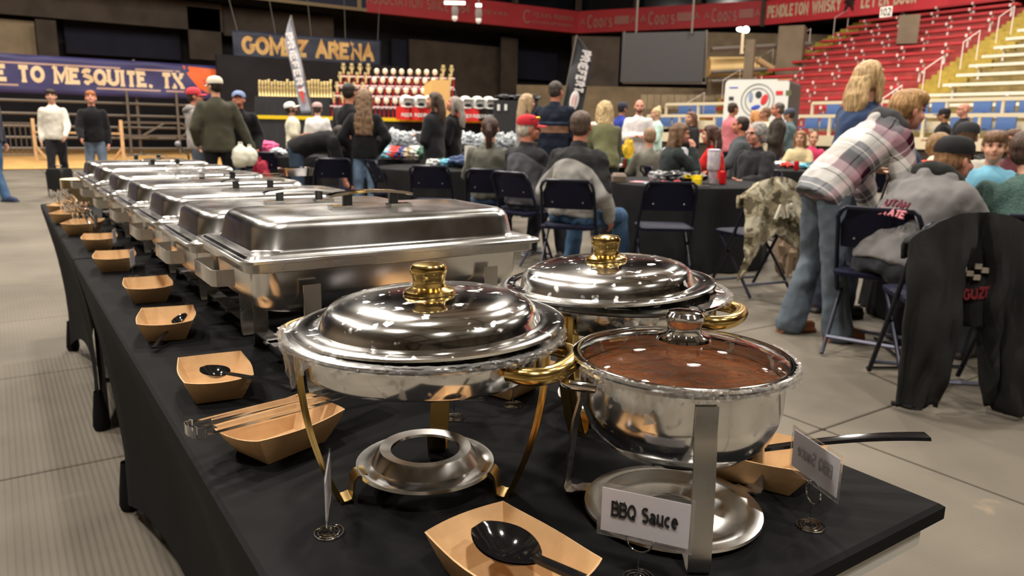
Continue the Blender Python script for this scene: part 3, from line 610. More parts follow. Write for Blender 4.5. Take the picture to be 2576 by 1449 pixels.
# ---------------------------------------------------------------- round chafers with brass trim
def knob(m, base, hgt=.048, k=1.0, parent=None):
    pr = [(.0, 0), (.031, .0), (.0328, .003), (.031, .007), (.025, .0095), (.0208, .013), (.0200, .018), (.0200, .025), (.0215, .030), (.0228, .035), (.0228, .041), (.0195, .0462), (.011, .0486), (0, .049)]
    return MB().lathe([(r * k, z * hgt / .049) for r, z in pr], (base.x, base.y, base.z), 32).build('knob', m, parent)
def round_chafer(label, x, y, tilt, twist, legs, handles, lidoff, cap=False, film=True):
    t = thing('round_chafing_dish', label, 'chafing dish', (x, y, TZ), 0, 'round brass-trimmed chafing dishes'); H = .208
    pan = MB().lathe([(.142, H - .004), (.152, H + .002), (.168, H), (.1695, H - .003), (.168, H - .005), (.152, H - .006), (.1475, H - .010), (.1475, H - .038), (.144, H - .043), (.12, H - .050), (.07, H - .053), (0, H - .054)], n=72).build('pan', M_MIR, t)
    M = Matrix.Translation((lidoff[0], lidoff[1], H + lidoff[2])) @ Matrix.Rotation(tilt, 4, Vector((math.cos(twist), math.sin(twist), 0)))
    lm = MB().lathe([(.164, -.001), (.1665, 0), (.166, .003), (.158, .005), (.15, .003), (.143, .0025), (.1365, .004), (.1335, .010), (.130, .0185), (.121, .0262), (.105, .0315), (.085, .0345), (.055, .036), (.03, .0367), (0, .0368)], n=72).xf(M)
    lid = lm.build('lid', M_MIR, t)
    kb = knob(M_BRASS, Vector((0, 0, .0360)), .040, 1.0, lid); kb.matrix_local = M
    # stand
    for a in legs:
        a = math.radians(a); c, s = math.cos(a), math.sin(a); pts = []
        for q in range(13):
            f = q / 12; r = .1525 - .044 * f ** 2.1 ; z = (H - .015) * (1 - f) + .001 * f; pts.append((c * r, s * r, z))
        st = ring_strap(MB(), pts, .027, .004, (-s, c, 0)); ring_strap(st, [(p[0] + c * .002, p[1] + s * .002, p[2]) for p in pts], .008, .006, (-s, c, 0)); leg = st.build('leg', M_BRASS, t)
        br = [(.112, .002), (.104, .0015), (.097, .004), (.0955, .012), (.094, .026), (.089, .032), (.078, .033)]
        ring_strap(MB(), [(c * r, s * r, z) for r, z in br], .026, .0025, (-s, c, 0)).build('bracket', M_BRASSD, t)
    hz = .034
    if cap: pr = [(0, hz + .019), (.05, hz + .019), (.056, hz + .014), (.063, hz + .004), (.075, hz), (.088, hz), (.0885, hz - .003)]
    else: pr = [(.043, hz + .013), (.044, hz + .016), (.058, hz + .018), (.0605, hz + .015), (.069, hz + .002), (.078, hz - .001), (.0875, hz), (.0885, hz - .004)]
    MB().lathe(pr, n=56).build('burner_ring', M_CH, t)
    for a in handles:
        a = math.radians(a); c, s = math.cos(a), math.sin(a); pts = []
        for q in range(15):
            u = -1 + 2 * q / 14; w = .058 * math.copysign(abs(math.sin(u * PI / 2)) ** .9, u); r = .142 + .048 * max(0, math.cos(u * PI / 2)) ** .5; pts.append((c * r - s * w, s * r + c * w, H - .019))
        MB().tube(pts, [.0085 if q in (0, 14) else .0102 for q in range(15)], 12).build('handle', M_BRASS, t)
    return t
legsA = [170, -47, 53]
rc1 = round_chafer('round chafing dish with brass knob and brass legs, in front of the long dishes', .418, .80, math.radians(-1.8), .977, legsA, [-60, 120], (.010, .004, .0055))
rc2 = round_chafer('round chafing dish with brass knob and tilted lid, behind the sauce dish', .79, .862, math.radians(-3.2), .9, [200, -35, 80], [-64, 116], (-.018, .006, .0095), cap=True)
# ---------------------------------------------------------------- sauce dish with glass lid
M_GLASS = mat('lid_glass', (.93, .97, .95), .015, trans=1, ior=1.3)
M_SAUCE = mat('barbecue_sauce', (.15, .032, .012), .18, spec=.6, nscale=9, namt=.3, bump=.6, bscale=60, col2=(.42, .13, .035), coat=.4)
def sauce_dish(x, y):
    H = .192; t = thing('glass_lid_chafing_dish', 'small round steel chafing dish of red barbecue sauce under a clear glass lid', 'chafing dish', (x, y, TZ))
    MB().lathe([(.114, H - .03), (.115, H - .002), (.1225, H), (.1235, H - .003), (.1165, H - .006), (.1155, H - .045), (.113, H - .058), (.104, H - .08), (.085, H - .098), (.06, H - .106), (0, H - .108)], n=72).build('bowl', M_MIR, t)
    sm = MB(); N = 28; rr = .1135
    for j in range(1, N + 1):
        for i in range(56):
            a = 2 * PI * i / 56; r = rr * j / N; z = H - .016 + .0022 * noise.noise(Vector((math.cos(a) * r * 60, math.sin(a) * r * 60, 3))) + .003 * noise.noise(Vector((math.cos(a) * r * 22, math.sin(a) * r * 22, 8)))
            sm.v.append(Vector((r * math.cos(a), r * math.sin(a), z)))
    for j in range(N - 1):
        for i in range(56): a = j * 56 + i; b = j * 56 + (i + 1) % 56; sm.f.append((a, b, b + 56, a + 56))
    sm.f.append(tuple(range(56))); s = sm.build('sauce', M_SAUCE, t)
    # glass lid, steel rim, knob
    g = MB().lathe([(.1205, H + .006), (.115, H + .009), (.1, H + .0145), (.075, H + .02), (.045, H + .024), (.012, H + .0255), (.012, H + .0228), (.045, H + .0213), (.075, H + .0173), (.1, H + .0118), (.115, H + .0063), (.1205, H + .0035), (.1205, H + .006)], n=72).build('glass_lid', M_GLASS, t)
    MB().lathe([(.119, H + .002), (.1245, H + .001), (.127, H + .004), (.1265, H + .0075), (.122, H + .009), (.119, H + .008), (.119, H + .002)], n=72).build('lid_rim', M_CHROME, g)
    kb = knob(M_CHROME, Vector((0, 0, H + .024)), .036, .96, g)
    for a in (-122, -10, 118, ):
        pass
    for k, a in enumerate((-124, -8, 122)):
        a = math.radians(a); c, s = math.cos(a), math.sin(a)
        pts = [(.1185, H - .012), (.119, H - .05), (.1195, H - .065), (.126, .10), (.134, .02), (.136, .008), (.132, .0015), (.124, .002), (.117, .006), (.104, .0085), (.09, .009)]
        if k == 0: pts = [(.1185, H - .012), (.119, H - .04), (.1215, H - .05), (.127, .10), (.133, .02), (.134, .008), (.13, .0015), (.122, .002), (.115, .006), (.104, .0085), (.09, .009)]
        ring_strap(MB(), [(c * r, s * r, z) for r, z in pts], .0235, .0028, (-s, c, 0)).build('leg', M_CHB, t)
    MB().lathe([(.036, .0035), (.037, .006), (.06, .005), (.078, .006), (.086, .012), (.097, .0125), (.1055, .011), (.1065, .008)], n=56).build('burner_ring', M_CH, t)
    for a in (128,):
        a = math.radians(a); c, s = math.cos(a), math.sin(a); pts = []
        for q in range(11):
            u = -1 + 2 * q / 10; w = .045 * u; r = .118 + .035 * (1 - u * u) ** .5; pts.append((c * r - s * w, s * r + c * w, H - .022))
    a = math.radians(152); c, s = math.cos(a), math.sin(a); pts = []
    for q in range(11):
        u = -1 + 2 * q / 10; w = .045 * u; r = .111 + .032 * max(0, 1 - u ** 4) ** .5; pts.append((c * r - s * w, s * r + c * w, H - .016))
    MB().tube(pts, .0058, 10).build('handle', M_CHROME, t)
    return t
sd = sauce_dish(.636, .578)
# ---------------------------------------------------------------- crinkled plastic film on rims
M_FILM = mat('cling_film', (.95, .95, .95), .12, trans=.8, ior=1.25, alpha=.4)
def film(parent, R, H, a0, a1, drop, seed, n=60):
    mb = MB(); m = 7
    for i in range(n + 1):
        f = i / n; a = math.radians(a0 + (a1 - a0) * f); env = math.sin(PI * f) ** .5; 
        for j in range(m):
            g = j / (m - 1); nz = noise.noise(Vector((f * 25 + seed, g * 3, 1))); nz2 = noise.noise(Vector((f * 60 + seed, g * 7, 5)))
            if g < .35: r = R - .005 + .008 * g / .35; z = H + .004 + .001 * nz
            else: q = (g - .35) / .65; r = R + .003 + .004 * nz2 + .003 * nz; z = H + .005 - q * (.006 + drop(f)) * (1 + .3 * nz)
            mb.v.append(Vector(((r + .0015 * nz2) * math.cos(a), (r + .0015 * nz2) * math.sin(a), z + .0015 * nz2)))
    for i in range(n):
        for j in range(m - 1): k = i * m + j; mb.f.append((k, k + 1, k + m + 1, k + m))
    return mb.build('plastic_film', M_FILM, parent)
film(rc1, .170, .208, 150, 268, lambda f: .004 + .035 * math.exp(-((f - .30) / .07) ** 2) + .012 * math.exp(-((f - .5) / .04) ** 2), 1, 110)
film(rc1, .170, .208, 268, 380, lambda f: .004, 9, 90)
film(sd, .1265, .196, 165, 250, lambda f: .006 + .022 * math.exp(-((f - .45) / .22) ** 2), 4, 90)
film(sd, .1265, .196, 250, 345, lambda f: .005 + .006 * f, 6, 80)
film(rc2, .170, .208, -70, 60, lambda f: .006, 12, 80)
# ---------------------------------------------------------------- kraft paper trays, spoons
M_KRAFT = mat('kraft_paper', hexc(216, 176, 128), .8, nscale=60, namt=.05)
def kraft(label, x, y, rz, k=1.0, z=TZ, lx=.104, ly=.147, group='kraft paper spoon-rest trays on the buffet', hh=.043, name='paper_tray'):
    bl, bw = lx * .68, ly * .66; mb = MB(); ns = 10
    def wall(p0, p1, q0, q1, bow, rise):
        k0 = len(mb.v); m = 5
        for i in range(ns + 1):
            f = i / ns; a = Vector(p0).lerp(Vector(p1), f); b = Vector(q0).lerp(Vector(q1), f); out = (b - a); out.z = 0; out.normalize(); bb = b + out * bow * (1 - (2 * f - 1) ** 2); bb.z += rise * (abs(2 * f - 1) ** 2)
            for j in range(m): g = j / (m - 1); mb.v.append(a.lerp(bb, g) - out * .0 + Vector((0, 0, -.003 * math.sin(PI * g))))
        for i in range(ns):
            for j in range(m - 1): c = k0 + i * m + j; mb.f.append((c, c + m, c + m + 1, c + 1))
    B = [(-bl / 2, -bw / 2, 0), (bl / 2, -bw / 2, 0), (bl / 2, bw / 2, 0), (-bl / 2, bw / 2, 0)]; T = [(-lx / 2, -ly / 2, hh), (lx / 2, -ly / 2, hh), (lx / 2, ly / 2, hh), (-lx / 2, ly / 2, hh)]
    for i in range(4): j = (i + 1) % 4; wall(B[i], B[j], T[i], T[j], .006 if i % 2 else .011, .003)
    mb.add(B, [(0, 1, 2, 3)])
    mb.v = [v * k for v in mb.v]
    o = mb.build(name, M_KRAFT, None, False, (x, y, z + .0012), rz, solid=.0016)
    return tag(o, label, 'tray', group)
def spoonmesh(L=.3, bw=.058, bl=.09, name='serving_spoon', bend=.02):
    mb = MB(); rings = []; 
    for i in range(15):
        f = i / 14; x = -bl + bl * 2 * f * .5; w = bw / 2 * math.sin(PI * min(1, f * .93 + .05)) ** .62; dz = .018 * math.sin(PI * f) ** .9; ring = []
        for j in range(9): u = -1 + 2 * j / 8; ring.append((x, u * w, -dz * (1 - u * u) + .004 * f))
        rings.append(ring)
    k = 0
    for r in rings: mb.v += [Vector(p) for p in r]
    for i in range(14):
        for j in range(8): a = i * 9 + j; mb.f.append((a, a + 9, a + 10, a + 1))
    under = [v + Vector((0, 0, -.0022)) for v in mb.v]; nf = list(mb.f); mb.add(under, [tuple(reversed(f)) for f in nf])
    pts = []; rs = []
    for i in range(12): f = i / 11; pts.append((-.006 + (L - bl) * f, 0, .003 + bend * math.sin(PI * f * .5) * 1.2)); 
    hr = []
    for i, p in enumerate(pts):
        f = i / 11; w = .006 + .006 * f; h = .003; hr.append([(p[0], -w, p[2] - h * .3), (p[0], -w * .8, p[2] + h), (p[0], 0, p[2] + h * 1.1), (p[0], w * .8, p[2] + h), (p[0], w, p[2] - h * .3), (p[0], w * .5, p[2] - h), (p[0], -w * .5, p[2] - h)])
    mb.loft(hr)
    return mb
M_BSP = mat('glossy_black_plastic', (.008, .008, .009), .1, coat=.5)
SPM = spoonmesh(.29, .062, .078).mesh('serving_spoon', M_BSP)
def spoon(label, loc, rz, pitch=0, roll=0, sc=1, m=SPM, group='serving spoons'):
    o = link('serving_spoon', m); o.location = loc; o.rotation_euler = (roll, pitch, rz); o.scale = (sc, sc, sc); return tag(o, label, 'spoon', group)
D_ = math.radians
kraft('large kraft paper tray holding a black spoon at the front edge of the buffet', .385, .556, D_(7), 1.0)
spoon('glossy black serving spoon resting in the front kraft tray', (.402, .533, TZ + .033), D_(-70), .2, .0, 1.0)
kraft('kraft paper tray half hidden under the sauce dish, on its right', .805, .585, D_(24), 1.0)
spoon('black serving spoon with long handle pointing right over the floor', (.80, .575, TZ + .040), D_(-38), -.02, 0, 1.0)
kraft('kraft paper tray under the clear tongs, behind the left brass leg', .298, 1.012, D_(-70), 1.0)
kraft('kraft paper tray with black spoon at left edge, nearest of the left row', .274, 1.292, D_(-7), 1.0)
spoon('black serving spoon in the left-edge tray nearest the tongs', (.283, 1.245, TZ + .042), D_(-62), .12, 0, .72)
kraft('kraft paper tray with a tipped black spoon, second of the left row', .272, 1.715, D_(-12), 1.0)
spoon('small dark spoon tipped in the second tray of the left row', (.285, 1.685, TZ + .03), D_(-120), .3, .3, .55)
kraft('empty kraft paper tray, third of the left row', .296, 2.105, D_(-5), 1.0)
kraft('kraft paper tray with a torn rim, fourth of the left row, before a card', .278, 2.60, D_(-8), 1.04)
kraft('kraft paper tray, fifth of the left row, beside the second chafer leg', .284, 3.06, D_(-8), 1.0)
kraft('kraft paper tray of clear spoons, nearest of the three far ones', .272, 3.50, D_(-20), 1.15)
kraft('kraft paper tray of clear spoons, middle of the three far ones', .252, 3.92, D_(-20), 1.1)
kraft('kraft paper tray of clear spoons, farthest on the table', .262, 4.30, D_(-20), 1.1)
kraft('kraft paper tray behind the right brass handle of the round chafer', .70, 1.06, D_(20), 1.1)
# ---------------------------------------------------------------- clear cutlery
CSP = spoonmesh(.17, .034, .05, bend=.0).mesh('clear_spoon', M_CLEAR)
ORD = 'first second third fourth fifth sixth seventh eighth ninth tenth eleventh twelfth thirteenth fourteenth fifteenth sixteenth seventeenth eighteenth nineteenth twentieth'.split()
for k_ in 'first second third fourth fifth sixth seventh eighth ninth'.split(): ORD.append('twenty-' + k_)
for (bx, by, nn_, lb) in [(.272, 3.56, 5, 'clear plastic spoon standing in the nearest far tray'), (.255, 3.98, 5, 'clear plastic spoon standing in the middle far tray'), (.262, 4.32, 5, 'clear plastic spoon standing in the farthest tray')]:
    for i in range(nn_):
        o = link('clear_spoon', CSP); o.location = (bx - .035 + .018 * i, by + random.uniform(-.015, .015), TZ + .075 + random.uniform(0, .01)); o.rotation_euler = (random.uniform(-.3, .3), PI / 2 - random.uniform(.2, .6), random.uniform(-1, 1)); tag(o, lb + ', %s from its left rim' % ORD[i], 'spoon', lb.replace('spoon', 'spoons'))
# clear tongs
t = thing('clear_tongs', 'long clear plastic serving tongs lying over a kraft tray at left', 'tongs', (.30, 1.0, TZ), 0)
a = atz(500, 1078, TZ + .062); b = atz(905, 975, TZ + .05); a2 = atz(492, 1100, TZ + .03)
o_ = Vector((.30, 1.0, TZ)); d = (b - a).normalized(); nn = Vector((-d.y, d.x, 0)).normalized()
for k, (off, nm) in enumerate([((nn * .016), 'arm'), ((nn * -.016), 'arm')]):
    rings = []
    for i in range(9):
        f = i / 8; c = a.lerp(b, f) - o_ + off * (1 - .3 * f); w = .006 + .004 * math.sin(PI * f); h = .0035
        rings.append([c + nn * w + FUP * h, c - nn * w + FUP * h, c - nn * w - FUP * h, c + nn * w - FUP * h])
    MB().loft(rings).build('arm', M_CLEAR, t)
pts = [a - o_ + nn * .018, a - o_ - d * .01 + nn * .014, a - o_ - d * .014, a - o_ - d * .01 - nn * .014, a - o_ - nn * .018]
ring_strap(MB(), pts, .016, .004, (0, 0, 1)).build('spring_end', M_CLEAR, t)
ring_strap(MB(), [b - o_ - d * .07, b - o_, b - o_ + d * .05 - FUP * .02], .045, .003, nn).build('tip', M_CLEAR, t)
# ---------------------------------------------------------------- cards on wire stands
M_CARD = mat('card_paper', hexc(214, 210, 216), .7); M_INK = mat('card_ink', hexc(35, 34, 38), .7); M_SLEEVE = mat('card_sleeve', (.95, .96, .97), .08, trans=.9, ior=1.2, alpha=.35)
M_INKF = mat('card_ink_through', hexc(150, 146, 150), .8)
def cardstand(label, base, rdir, cw=.09, chh=.048, zc=.065, text=None, tilt=0, shift=0, back=False, ringz=.045):
    t = thing('card_stand', label, 'sign', (base[0], base[1], TZ), 0); rd = Vector((rdir[0], rdir[1], 0)).normalized()
    pts = []
    for i in range(90): a = i * .22; r = .0045 + .0135 * i / 89; pts.append((r * math.cos(a), r * math.sin(a), .0015))
    pts = [(0, 0, ringz - .013), (0, 0, .008), (.002, 0, .002)] + pts
    MB().tube(pts, .0009, 5).build('wire_base', M_CHROME, t)
    MB().tube([rd * (.0135 * math.cos(2 * PI * i / 24)) + FUP * (ringz + .0135 * math.sin(2 * PI * i / 24)) for i in range(24)], .0009, 5, closed=True).build('wire_ring', M_CHROME, t)
    up = (FUP + rd * tilt).normalized(); nn = rd.cross(up).normalized(); c = FUP * zc + rd * shift + nn * .002
    if cw:
        def rect(w, h, th, off=0):
            q = MB(); cc = c + nn * off
            vs = [cc + rd * (i * w / 2) + up * (j * h / 2) + nn * (k * th / 2) for k in (-1, 1) for j in (-1, 1) for i in (-1, 1)]
            return q.add(vs, [(0, 2, 3, 1), (4, 5, 7, 6), (0, 1, 5, 4), (2, 6, 7, 3), (0, 4, 6, 2), (1, 3, 7, 5)])
        cd = rect(cw, chh, .0006).build('card', M_CARD, t, False)
        rect(cw + .008, chh + .010, .0014, .0).build('sleeve', M_SLEEVE, t, False)
        if text:
            put_text(text, chh * .36, M_INK, cd, c + nn * .0012 + up * chh * .06, rd, up, .2, .1, width=cw * .74, thick=.0002, gap=.17)
        if back:
            put_text(back, chh * .36, M_INKF, cd, c - nn * .0014 + up * chh * .06, rd, up, .2, .1, width=cw * .74, thick=.0001, gap=.17)
    return t
cardstand('white sign card reading BBQ Sauce on wire stand at the front edge of the table', (.503, .497), (.541, -.838), .0895, .0475, .0715, 'BBQ Sauce', shift=.004, ringz=.0445)
cardstand('white sign card seen from behind on wire stand by the right table corner', (.7495, .4665), (.36, .933), .086, .046, .078, None, shift=.006, back='BBQ Sauce', ringz=.043)
b = atz(825, 1342, TZ); cardstand('name card seen edge-on on wire stand at the front left of the table', (b.x, b.y), (b.x + .0, b.y - .16), .075, .045, .058, None, shift=.0, ringz=.036)
b = atz(1290, 1020, TZ); cardstand('wire card stand behind the right brass leg', (b.x, b.y), (.83, -.56), .06, .04, .07, None)
b = atz(1152, 1070, TZ); cardstand('white card on wire stand seen under the round chafing dish', (b.x + .01, b.y + .03), (.83, -.56), .075, .045, .058, None, shift=.006)
for (px, py, l, w) in [(335, 697, 'small name card on wire stand beside the fourth left tray', .05), (290, 636, 'small name card behind the fifth left tray', .04), (243, 592, 'small name card standing beside the far trays of clear spoons', .05)]:
    b = atz(px, py, TZ); cardstand(l, (b.x, b.y), (.35, .93), w, .045, .058)
# ---------------------------------------------------------------- far end: plate stack, utensils on lids, wrap, foil
t = thing('plate_stack', 'tall stack of cream paper plates at the far end of the buffet', 'plates', (.385, 4.78, TZ), 0)
for i in range(22):
    MB().lathe([(0, i * .0062 + .001), (.075, i * .0062 + .001), (.105, i * .0062 + .007), (.106, i * .0062 + .0085), (.075, i * .0062 + .004), (0, i * .0062 + .004)], n=28).build('plate', mat('cream_paper', hexc(232, 215, 180), .7), t)
def crinkle(name, label, cat, c, s, m, seed=0, vox=.01, group=None):
    mb = MB().ell((0, 0, 0), s, None, 24, 14)
    for v in mb.v:
        q = Vector((v.x / s[0], v.y / s[1], v.z / s[2])); a = noise.noise(q * 2.2 + Vector((seed, 0, 0))); b = abs(noise.noise(q * 5 + Vector((0, seed, 0)))); v *= 1 + .45 * a - .5 * b
    zmin = min(v.z for v in mb.v)
    o = mb.build(name, m, None); o.location = (c[0], c[1], c[2] - zmin); return tag(o, label, cat, group)
crinkle('plastic_wrap', 'crumpled clear plastic wrap on the fourth chafing dish lid', 'wrap', (.50, 2.56, TZ + .275), (.075, .05, .02), M_FILM, 3)
# clear tray on chafer 3/4 lid
t = thing('clear_server', 'clear plastic serving utensil lying across the fourth chafing dish lid', 'utensil', (.72, 2.6, TZ + .277), 0)
MB().box((.0, 0, .006), (.2, .03, .008)).build('handle', M_CLEAR, t, False); MB().loft([rrect(.1, .07, .01, .002, 3, (.14, 0)), rrect(.11, .08, .01, .03, 3, (.14, 0))], cap0=True, cap1=False).build('scoop', M_CLEAR, t, False)
o = spoon('clear plastic spoon lying on the sixth chafing dish lid', (.55, 3.46, TZ + .29), .4, 0, 0, .7, CSP, 'clear utensils on lids')
# ================================================================ people
SKINS = {'fair': (206, 156, 130), 'pink': (214, 150, 128), 'tan': (172, 122, 96), 'ruddy': (196, 128, 104), 'brown': (120, 82, 62)}
def skin(k): return mat('skin_' + k, hexc(*SKINS[k]), .55, spec=.35, nscale=14, namt=.07)
def hairmat(rgb, name):
    m = mat('hair_' + name, hexc(*rgb), .5, spec=.4, nscale=20, namt=.45, bump=.9, bscale=26, aniso=(4, 4, .5)); return m
M_EYE = mat('eye_dark', (.02, .015, .012), .2); M_LIP = mat('lips', hexc(168, 96, 88), .5)
def eaxes(yaw, pitch, roll=0): return Matrix.Rotation(yaw, 3, 'Z') @ Matrix.Rotation(-pitch, 3, 'X') @ Matrix.Rotation(roll, 3, 'Y')
def torso(mb, p0, p1, lean0, lean1, prof, n=20, k=1, add=0):
    """elliptic loft from pelvis p0 to neck p1 with bend"""
    rings = []; p0 = Vector(p0); p1 = Vector(p1); L = (p1 - p0).length
    for (t, w, d) in prof:
        ln = lean0 + (lean1 - lean0) * min(1, max(0, t)) ; 
        c = spine(p0, p1, lean0, lean1, t)
        R = Matrix.Rotation(-ln, 3, 'X'); rings.append([c + R @ Vector((math.cos(2 * PI * j / n) * (w + add) * k, math.sin(2 * PI * j / n) * (d + add) * k, 0)) for j in range(n)])
    return mb.loft(rings)
def spine(p0, p1, l0, l1, t):
    N = 16; L = (p1 - p0).length; c = Vector(p0)
    if t <= 0: return c + Matrix.Rotation(-l0, 3, 'X') @ Vector((0, 0, L * t))
    for i in range(N):
        f = (i + .5) / N * t; ln = l0 + (l1 - l0) * f; c = c + Matrix.Rotation(-ln, 3, 'X') @ Vector((0, 0, L * t / N))
    return c
def human(label, at, face, s=1.0, pose='stand', lean=0, bend=None, sk='fair', top=((60, 60, 60), 'jacket'), bottom=(50, 60, 80), shoes=(40, 35, 32), hair=('short', (60, 45, 35)), cap=None,
          arms=('down', 'down'), head=(0, 0), near=False, fem=False, hem=0, flare=0, collar=True, hood=None, topmat=None, botmat=None, glasses=None, beard=None, beltc=None, legs='std', wide=1.0, extra=None, belly=0, seat=.45, short_sleeve=False, group=None, child=1):
    """at = (x, y) floor point; face = direction angle (radians, world) the body looks"""
    vox = .011 if near else .02
    t = thing('person', label, 'person', (at[0], at[1], 0), face - PI / 2, group)
    l0 = math.radians(lean if bend is None else bend); l1 = math.radians(lean)
    hipz = .93 * s; sit = pose == 'sit'
    if sit: hipz = seat + .085
    P0 = Vector((0, 0, hipz)) if not sit else Vector((0, -.02, hipz)); L = .53 * s; P1 = P0 + Vector((0, 0, L))
    sp = lambda q: spine(P0, P1, l0, l1, q)
    w = wide * (.92 if fem else 1.0); RT_ = lambda q: Matrix.Rotation(-(l0 + (l1 - l0) * q), 3, 'X')
    prof = [(-.13, .10, .09), (-.06, .15 * w, .105), (.04, .165 * w, .115), (.2, .158 * w, .112 + belly * .5), (.42, .140 * w + belly * .4, .105 + belly), (.62, .158 * w, .118 + belly * .6), (.78, .172 * w, .12), (.88, .160 * w, .108), (.945, .110 * w, .085), (1.0, .062, .060)]
    prof = [(a, b * s, c * s) for a, b, c in prof]
    # shoulders, arms
    J = {}
    for sx, nm in ((-1, arms[0]), (1, arms[1])):
        sh = sp(.86) + RT_(.9) @ Vector((sx * .160 * w * s, 0, 0))
        ua, fa = .29 * s, .26 * s
        R1 = RT_(.9)
        if nm == 'down': e = sh + Vector((sx * .05, -.03, -.285)) * s; h = e + Vector((sx * .01, .07, -.245)) * s
        elif nm == 'relax': e = sh + Vector((sx * .09, -.06, -.27)) * s; h = e + Vector((-sx * .02, .15, -.2)) * s
        elif nm == 'swing': e = sh + Vector((sx * .06, .10, -.265)) * s; h = e + Vector((-sx * .03, .18, -.18)) * s
        elif nm == 'back': e = sh + Vector((sx * .06, -.12, -.26)) * s; h = e + Vector((sx * .02, -.02, -.255)) * s
        elif nm == 'fold': e = sh + Vector((sx * .06, .04, -.28)) * s; h = e + Vector((-sx * .16, .19, .06)) * s
        elif nm == 'cross': e = sh + Vector((sx * .05, .06, -.27)) * s; h = e + Vector((-sx * .22, .14, .03)) * s
        elif nm == 'table': e = sh + Vector((sx * .08, .13, -.24)) * s; h = e + Vector((-sx * .07, .24, .0)) * s
        elif nm == 'reach': e = sh + Vector((sx * .05, .17, -.21)) * s; h = e + Vector((-sx * .03, .21, -.13)) * s
        elif nm == 'hang': e = sh + Vector((sx * .03, .06, -.28)) * s; h = e + Vector((0, .10, -.24)) * s
        elif nm == 'chin': e = sh + Vector((sx * .03, .22, -.18)) * s; h = e + Vector((-sx * .08, -.02, .245)) * s
        elif nm == 'pocket': e = sh + Vector((sx * .14, -.06, -.24)) * s; h = e + Vector((-sx * .12, .12, -.19)) * s
        elif nm == 'phone': e = sh + Vector((sx * .03, .08, -.26)) * s; h = e + Vector((-sx * .06, .22, .12)) * s
        else: e = sh + Vector(nm[0]) * s; h = e + Vector(nm[1]) * s
        J[sx] = (sh, e, h)
    # legs
    K = {}
    for sx in (-1, 1):
        hip = P0 + Vector((sx * .088 * w * s, 0, -.02 * s))
        if sit:
            sp_ = .5 if legs == 'wide' else .2
            k = hip + Vector((sx * sp_ * .2, .42 * s, .0)); k.z = max(.47, seat + .06); a = Vector((k.x + sx * .02, k.y - .02 + (.08 if sx > 0 else -.04), .09))
            if legs == 'back': a.y -= .2
        else:
            if legs == 'stride': dy = .2 * sx; k = hip + Vector((0, .10 if sx > 0 else .0, -.42 * s)); a = Vector((hip.x, dy * 1.1 * s, .09 + (.04 if sx < 0 else 0)))
            elif legs == 'apart': k = hip + Vector((sx * .05, .03, -.42 * s)); a = Vector((hip.x + sx * .10, .0, .09))
            elif legs == 'slight': k = hip + Vector((sx * .02, .03, -.42 * s)); a = Vector((hip.x + sx * .03, .10 if sx > 0 else -.07, .09))
            elif legs == 'step': k = hip + Vector((sx * .03, .07 if sx > 0 else -.03, -.42 * s)); a = Vector((hip.x + sx * .05, .16 if sx > 0 else -.16, .09))
            else: k = hip + Vector((sx * .012, .015, -.42 * s)); a = Vector((hip.x + sx * .02, -.01, .09))
            k.z = min(k.z, hip.z - .36 * s)
        K[sx] = (hip, k, a)
    # head frame
    N1 = sp(1.0); hy, hp = math.radians(head[0]), math.radians(head[1]); hs = s ** .35 * child
    HR = eaxes(hy, -hp + 0) ; HR = Matrix.Rotation(hy, 3, 'Z') @ Matrix.Rotation(-hp, 3, 'X')
    nk = RT_(1.0) @ Vector((0, .0, .070 * s)); HC = N1 + nk + HR @ Vector((0, .022, .105)) * hs
    hd = lambda x, y, z: HC + HR @ (Vector((x, y, z)) * hs)
    # ---- body mesh
    hb = MB(); hb.ell(hd(0, -.008, .03), (.076 * hs, .096 * hs, .088 * hs), HR); hb.ell(hd(0, .03, -.035), (.062 * hs, .066 * hs, .075 * hs), HR); hb.ell(hd(0, .062, -.078), (.032 * hs, .03 * hs, .026 * hs), HR)
    hb.caps(hd(0, .088, .012), hd(0, .106, -.022), .010 * hs, .0145 * hs, 8); hb.ell(hd(0, .078, .028), (.05 * hs, .02 * hs, .012 * hs), HR)
    for sx in (-1, 1): hb.ell(hd(sx * .078, -.005, -.01), (.012 * hs, .02 * hs, .032 * hs), HR @ Matrix.Rotation(sx * .35, 3, 'Z')); hb.ell(hd(sx * .04, .062, -.03), (.024 * hs, .026 * hs, .024 * hs), HR)
    hb.ell(hd(0, .088, -.052), (.022 * hs, .012 * hs, .011 * hs), HR)
    hb.caps(N1 + RT_(1) @ Vector((0, -.01, -.06 * s)), hd(0, -.018, -.05), .06 * s, .052 * hs, 12)
    body = remesh(hb, .0075 if near else .011, 2)
    lb = MB(); torso(lb, P0, P1, l0, l1, prof, add=-.018)
    for sx in (-1, 1):
        sh, e, h = J[sx]; lb.chain([sh, e, h], [.045 * s, .036 * s, .025 * s]); hip, k, a = K[sx]; lb.chain([hip, k, a], [.075 * s, .05 * s, .036 * s])
    lb.caps(sp(.9), N1 + RT_(1) @ Vector((0, 0, .03)), .07 * s, .05 * s)
    body.join(remesh(lb, .024, 2))
    for sx in (-1, 1):
        sh, e, h = J[sx]; d = (h - e).normalized(); nm = arms[0] if sx < 0 else arms[1]
        hm = MB(); side = d.cross(Vector((0, 0, 1)));  side = side.normalized() if side.length > .3 else Vector((0, 1, 0)).cross(d).normalized() if abs(d.y) < .9 else Vector((1, 0, 0))
        if nm in ('down', 'back', 'relax', 'swing', 'hang', 'pocket'): side = Vector((0, 1, 0)) - d * d.y; side.normalize()
        pn = d.cross(side).normalized() * (1 if d.cross(side).dot(Vector((-sx, 0, 0))) > 0 else -1)
        q = s ** .5; c = h + d * .055 * q
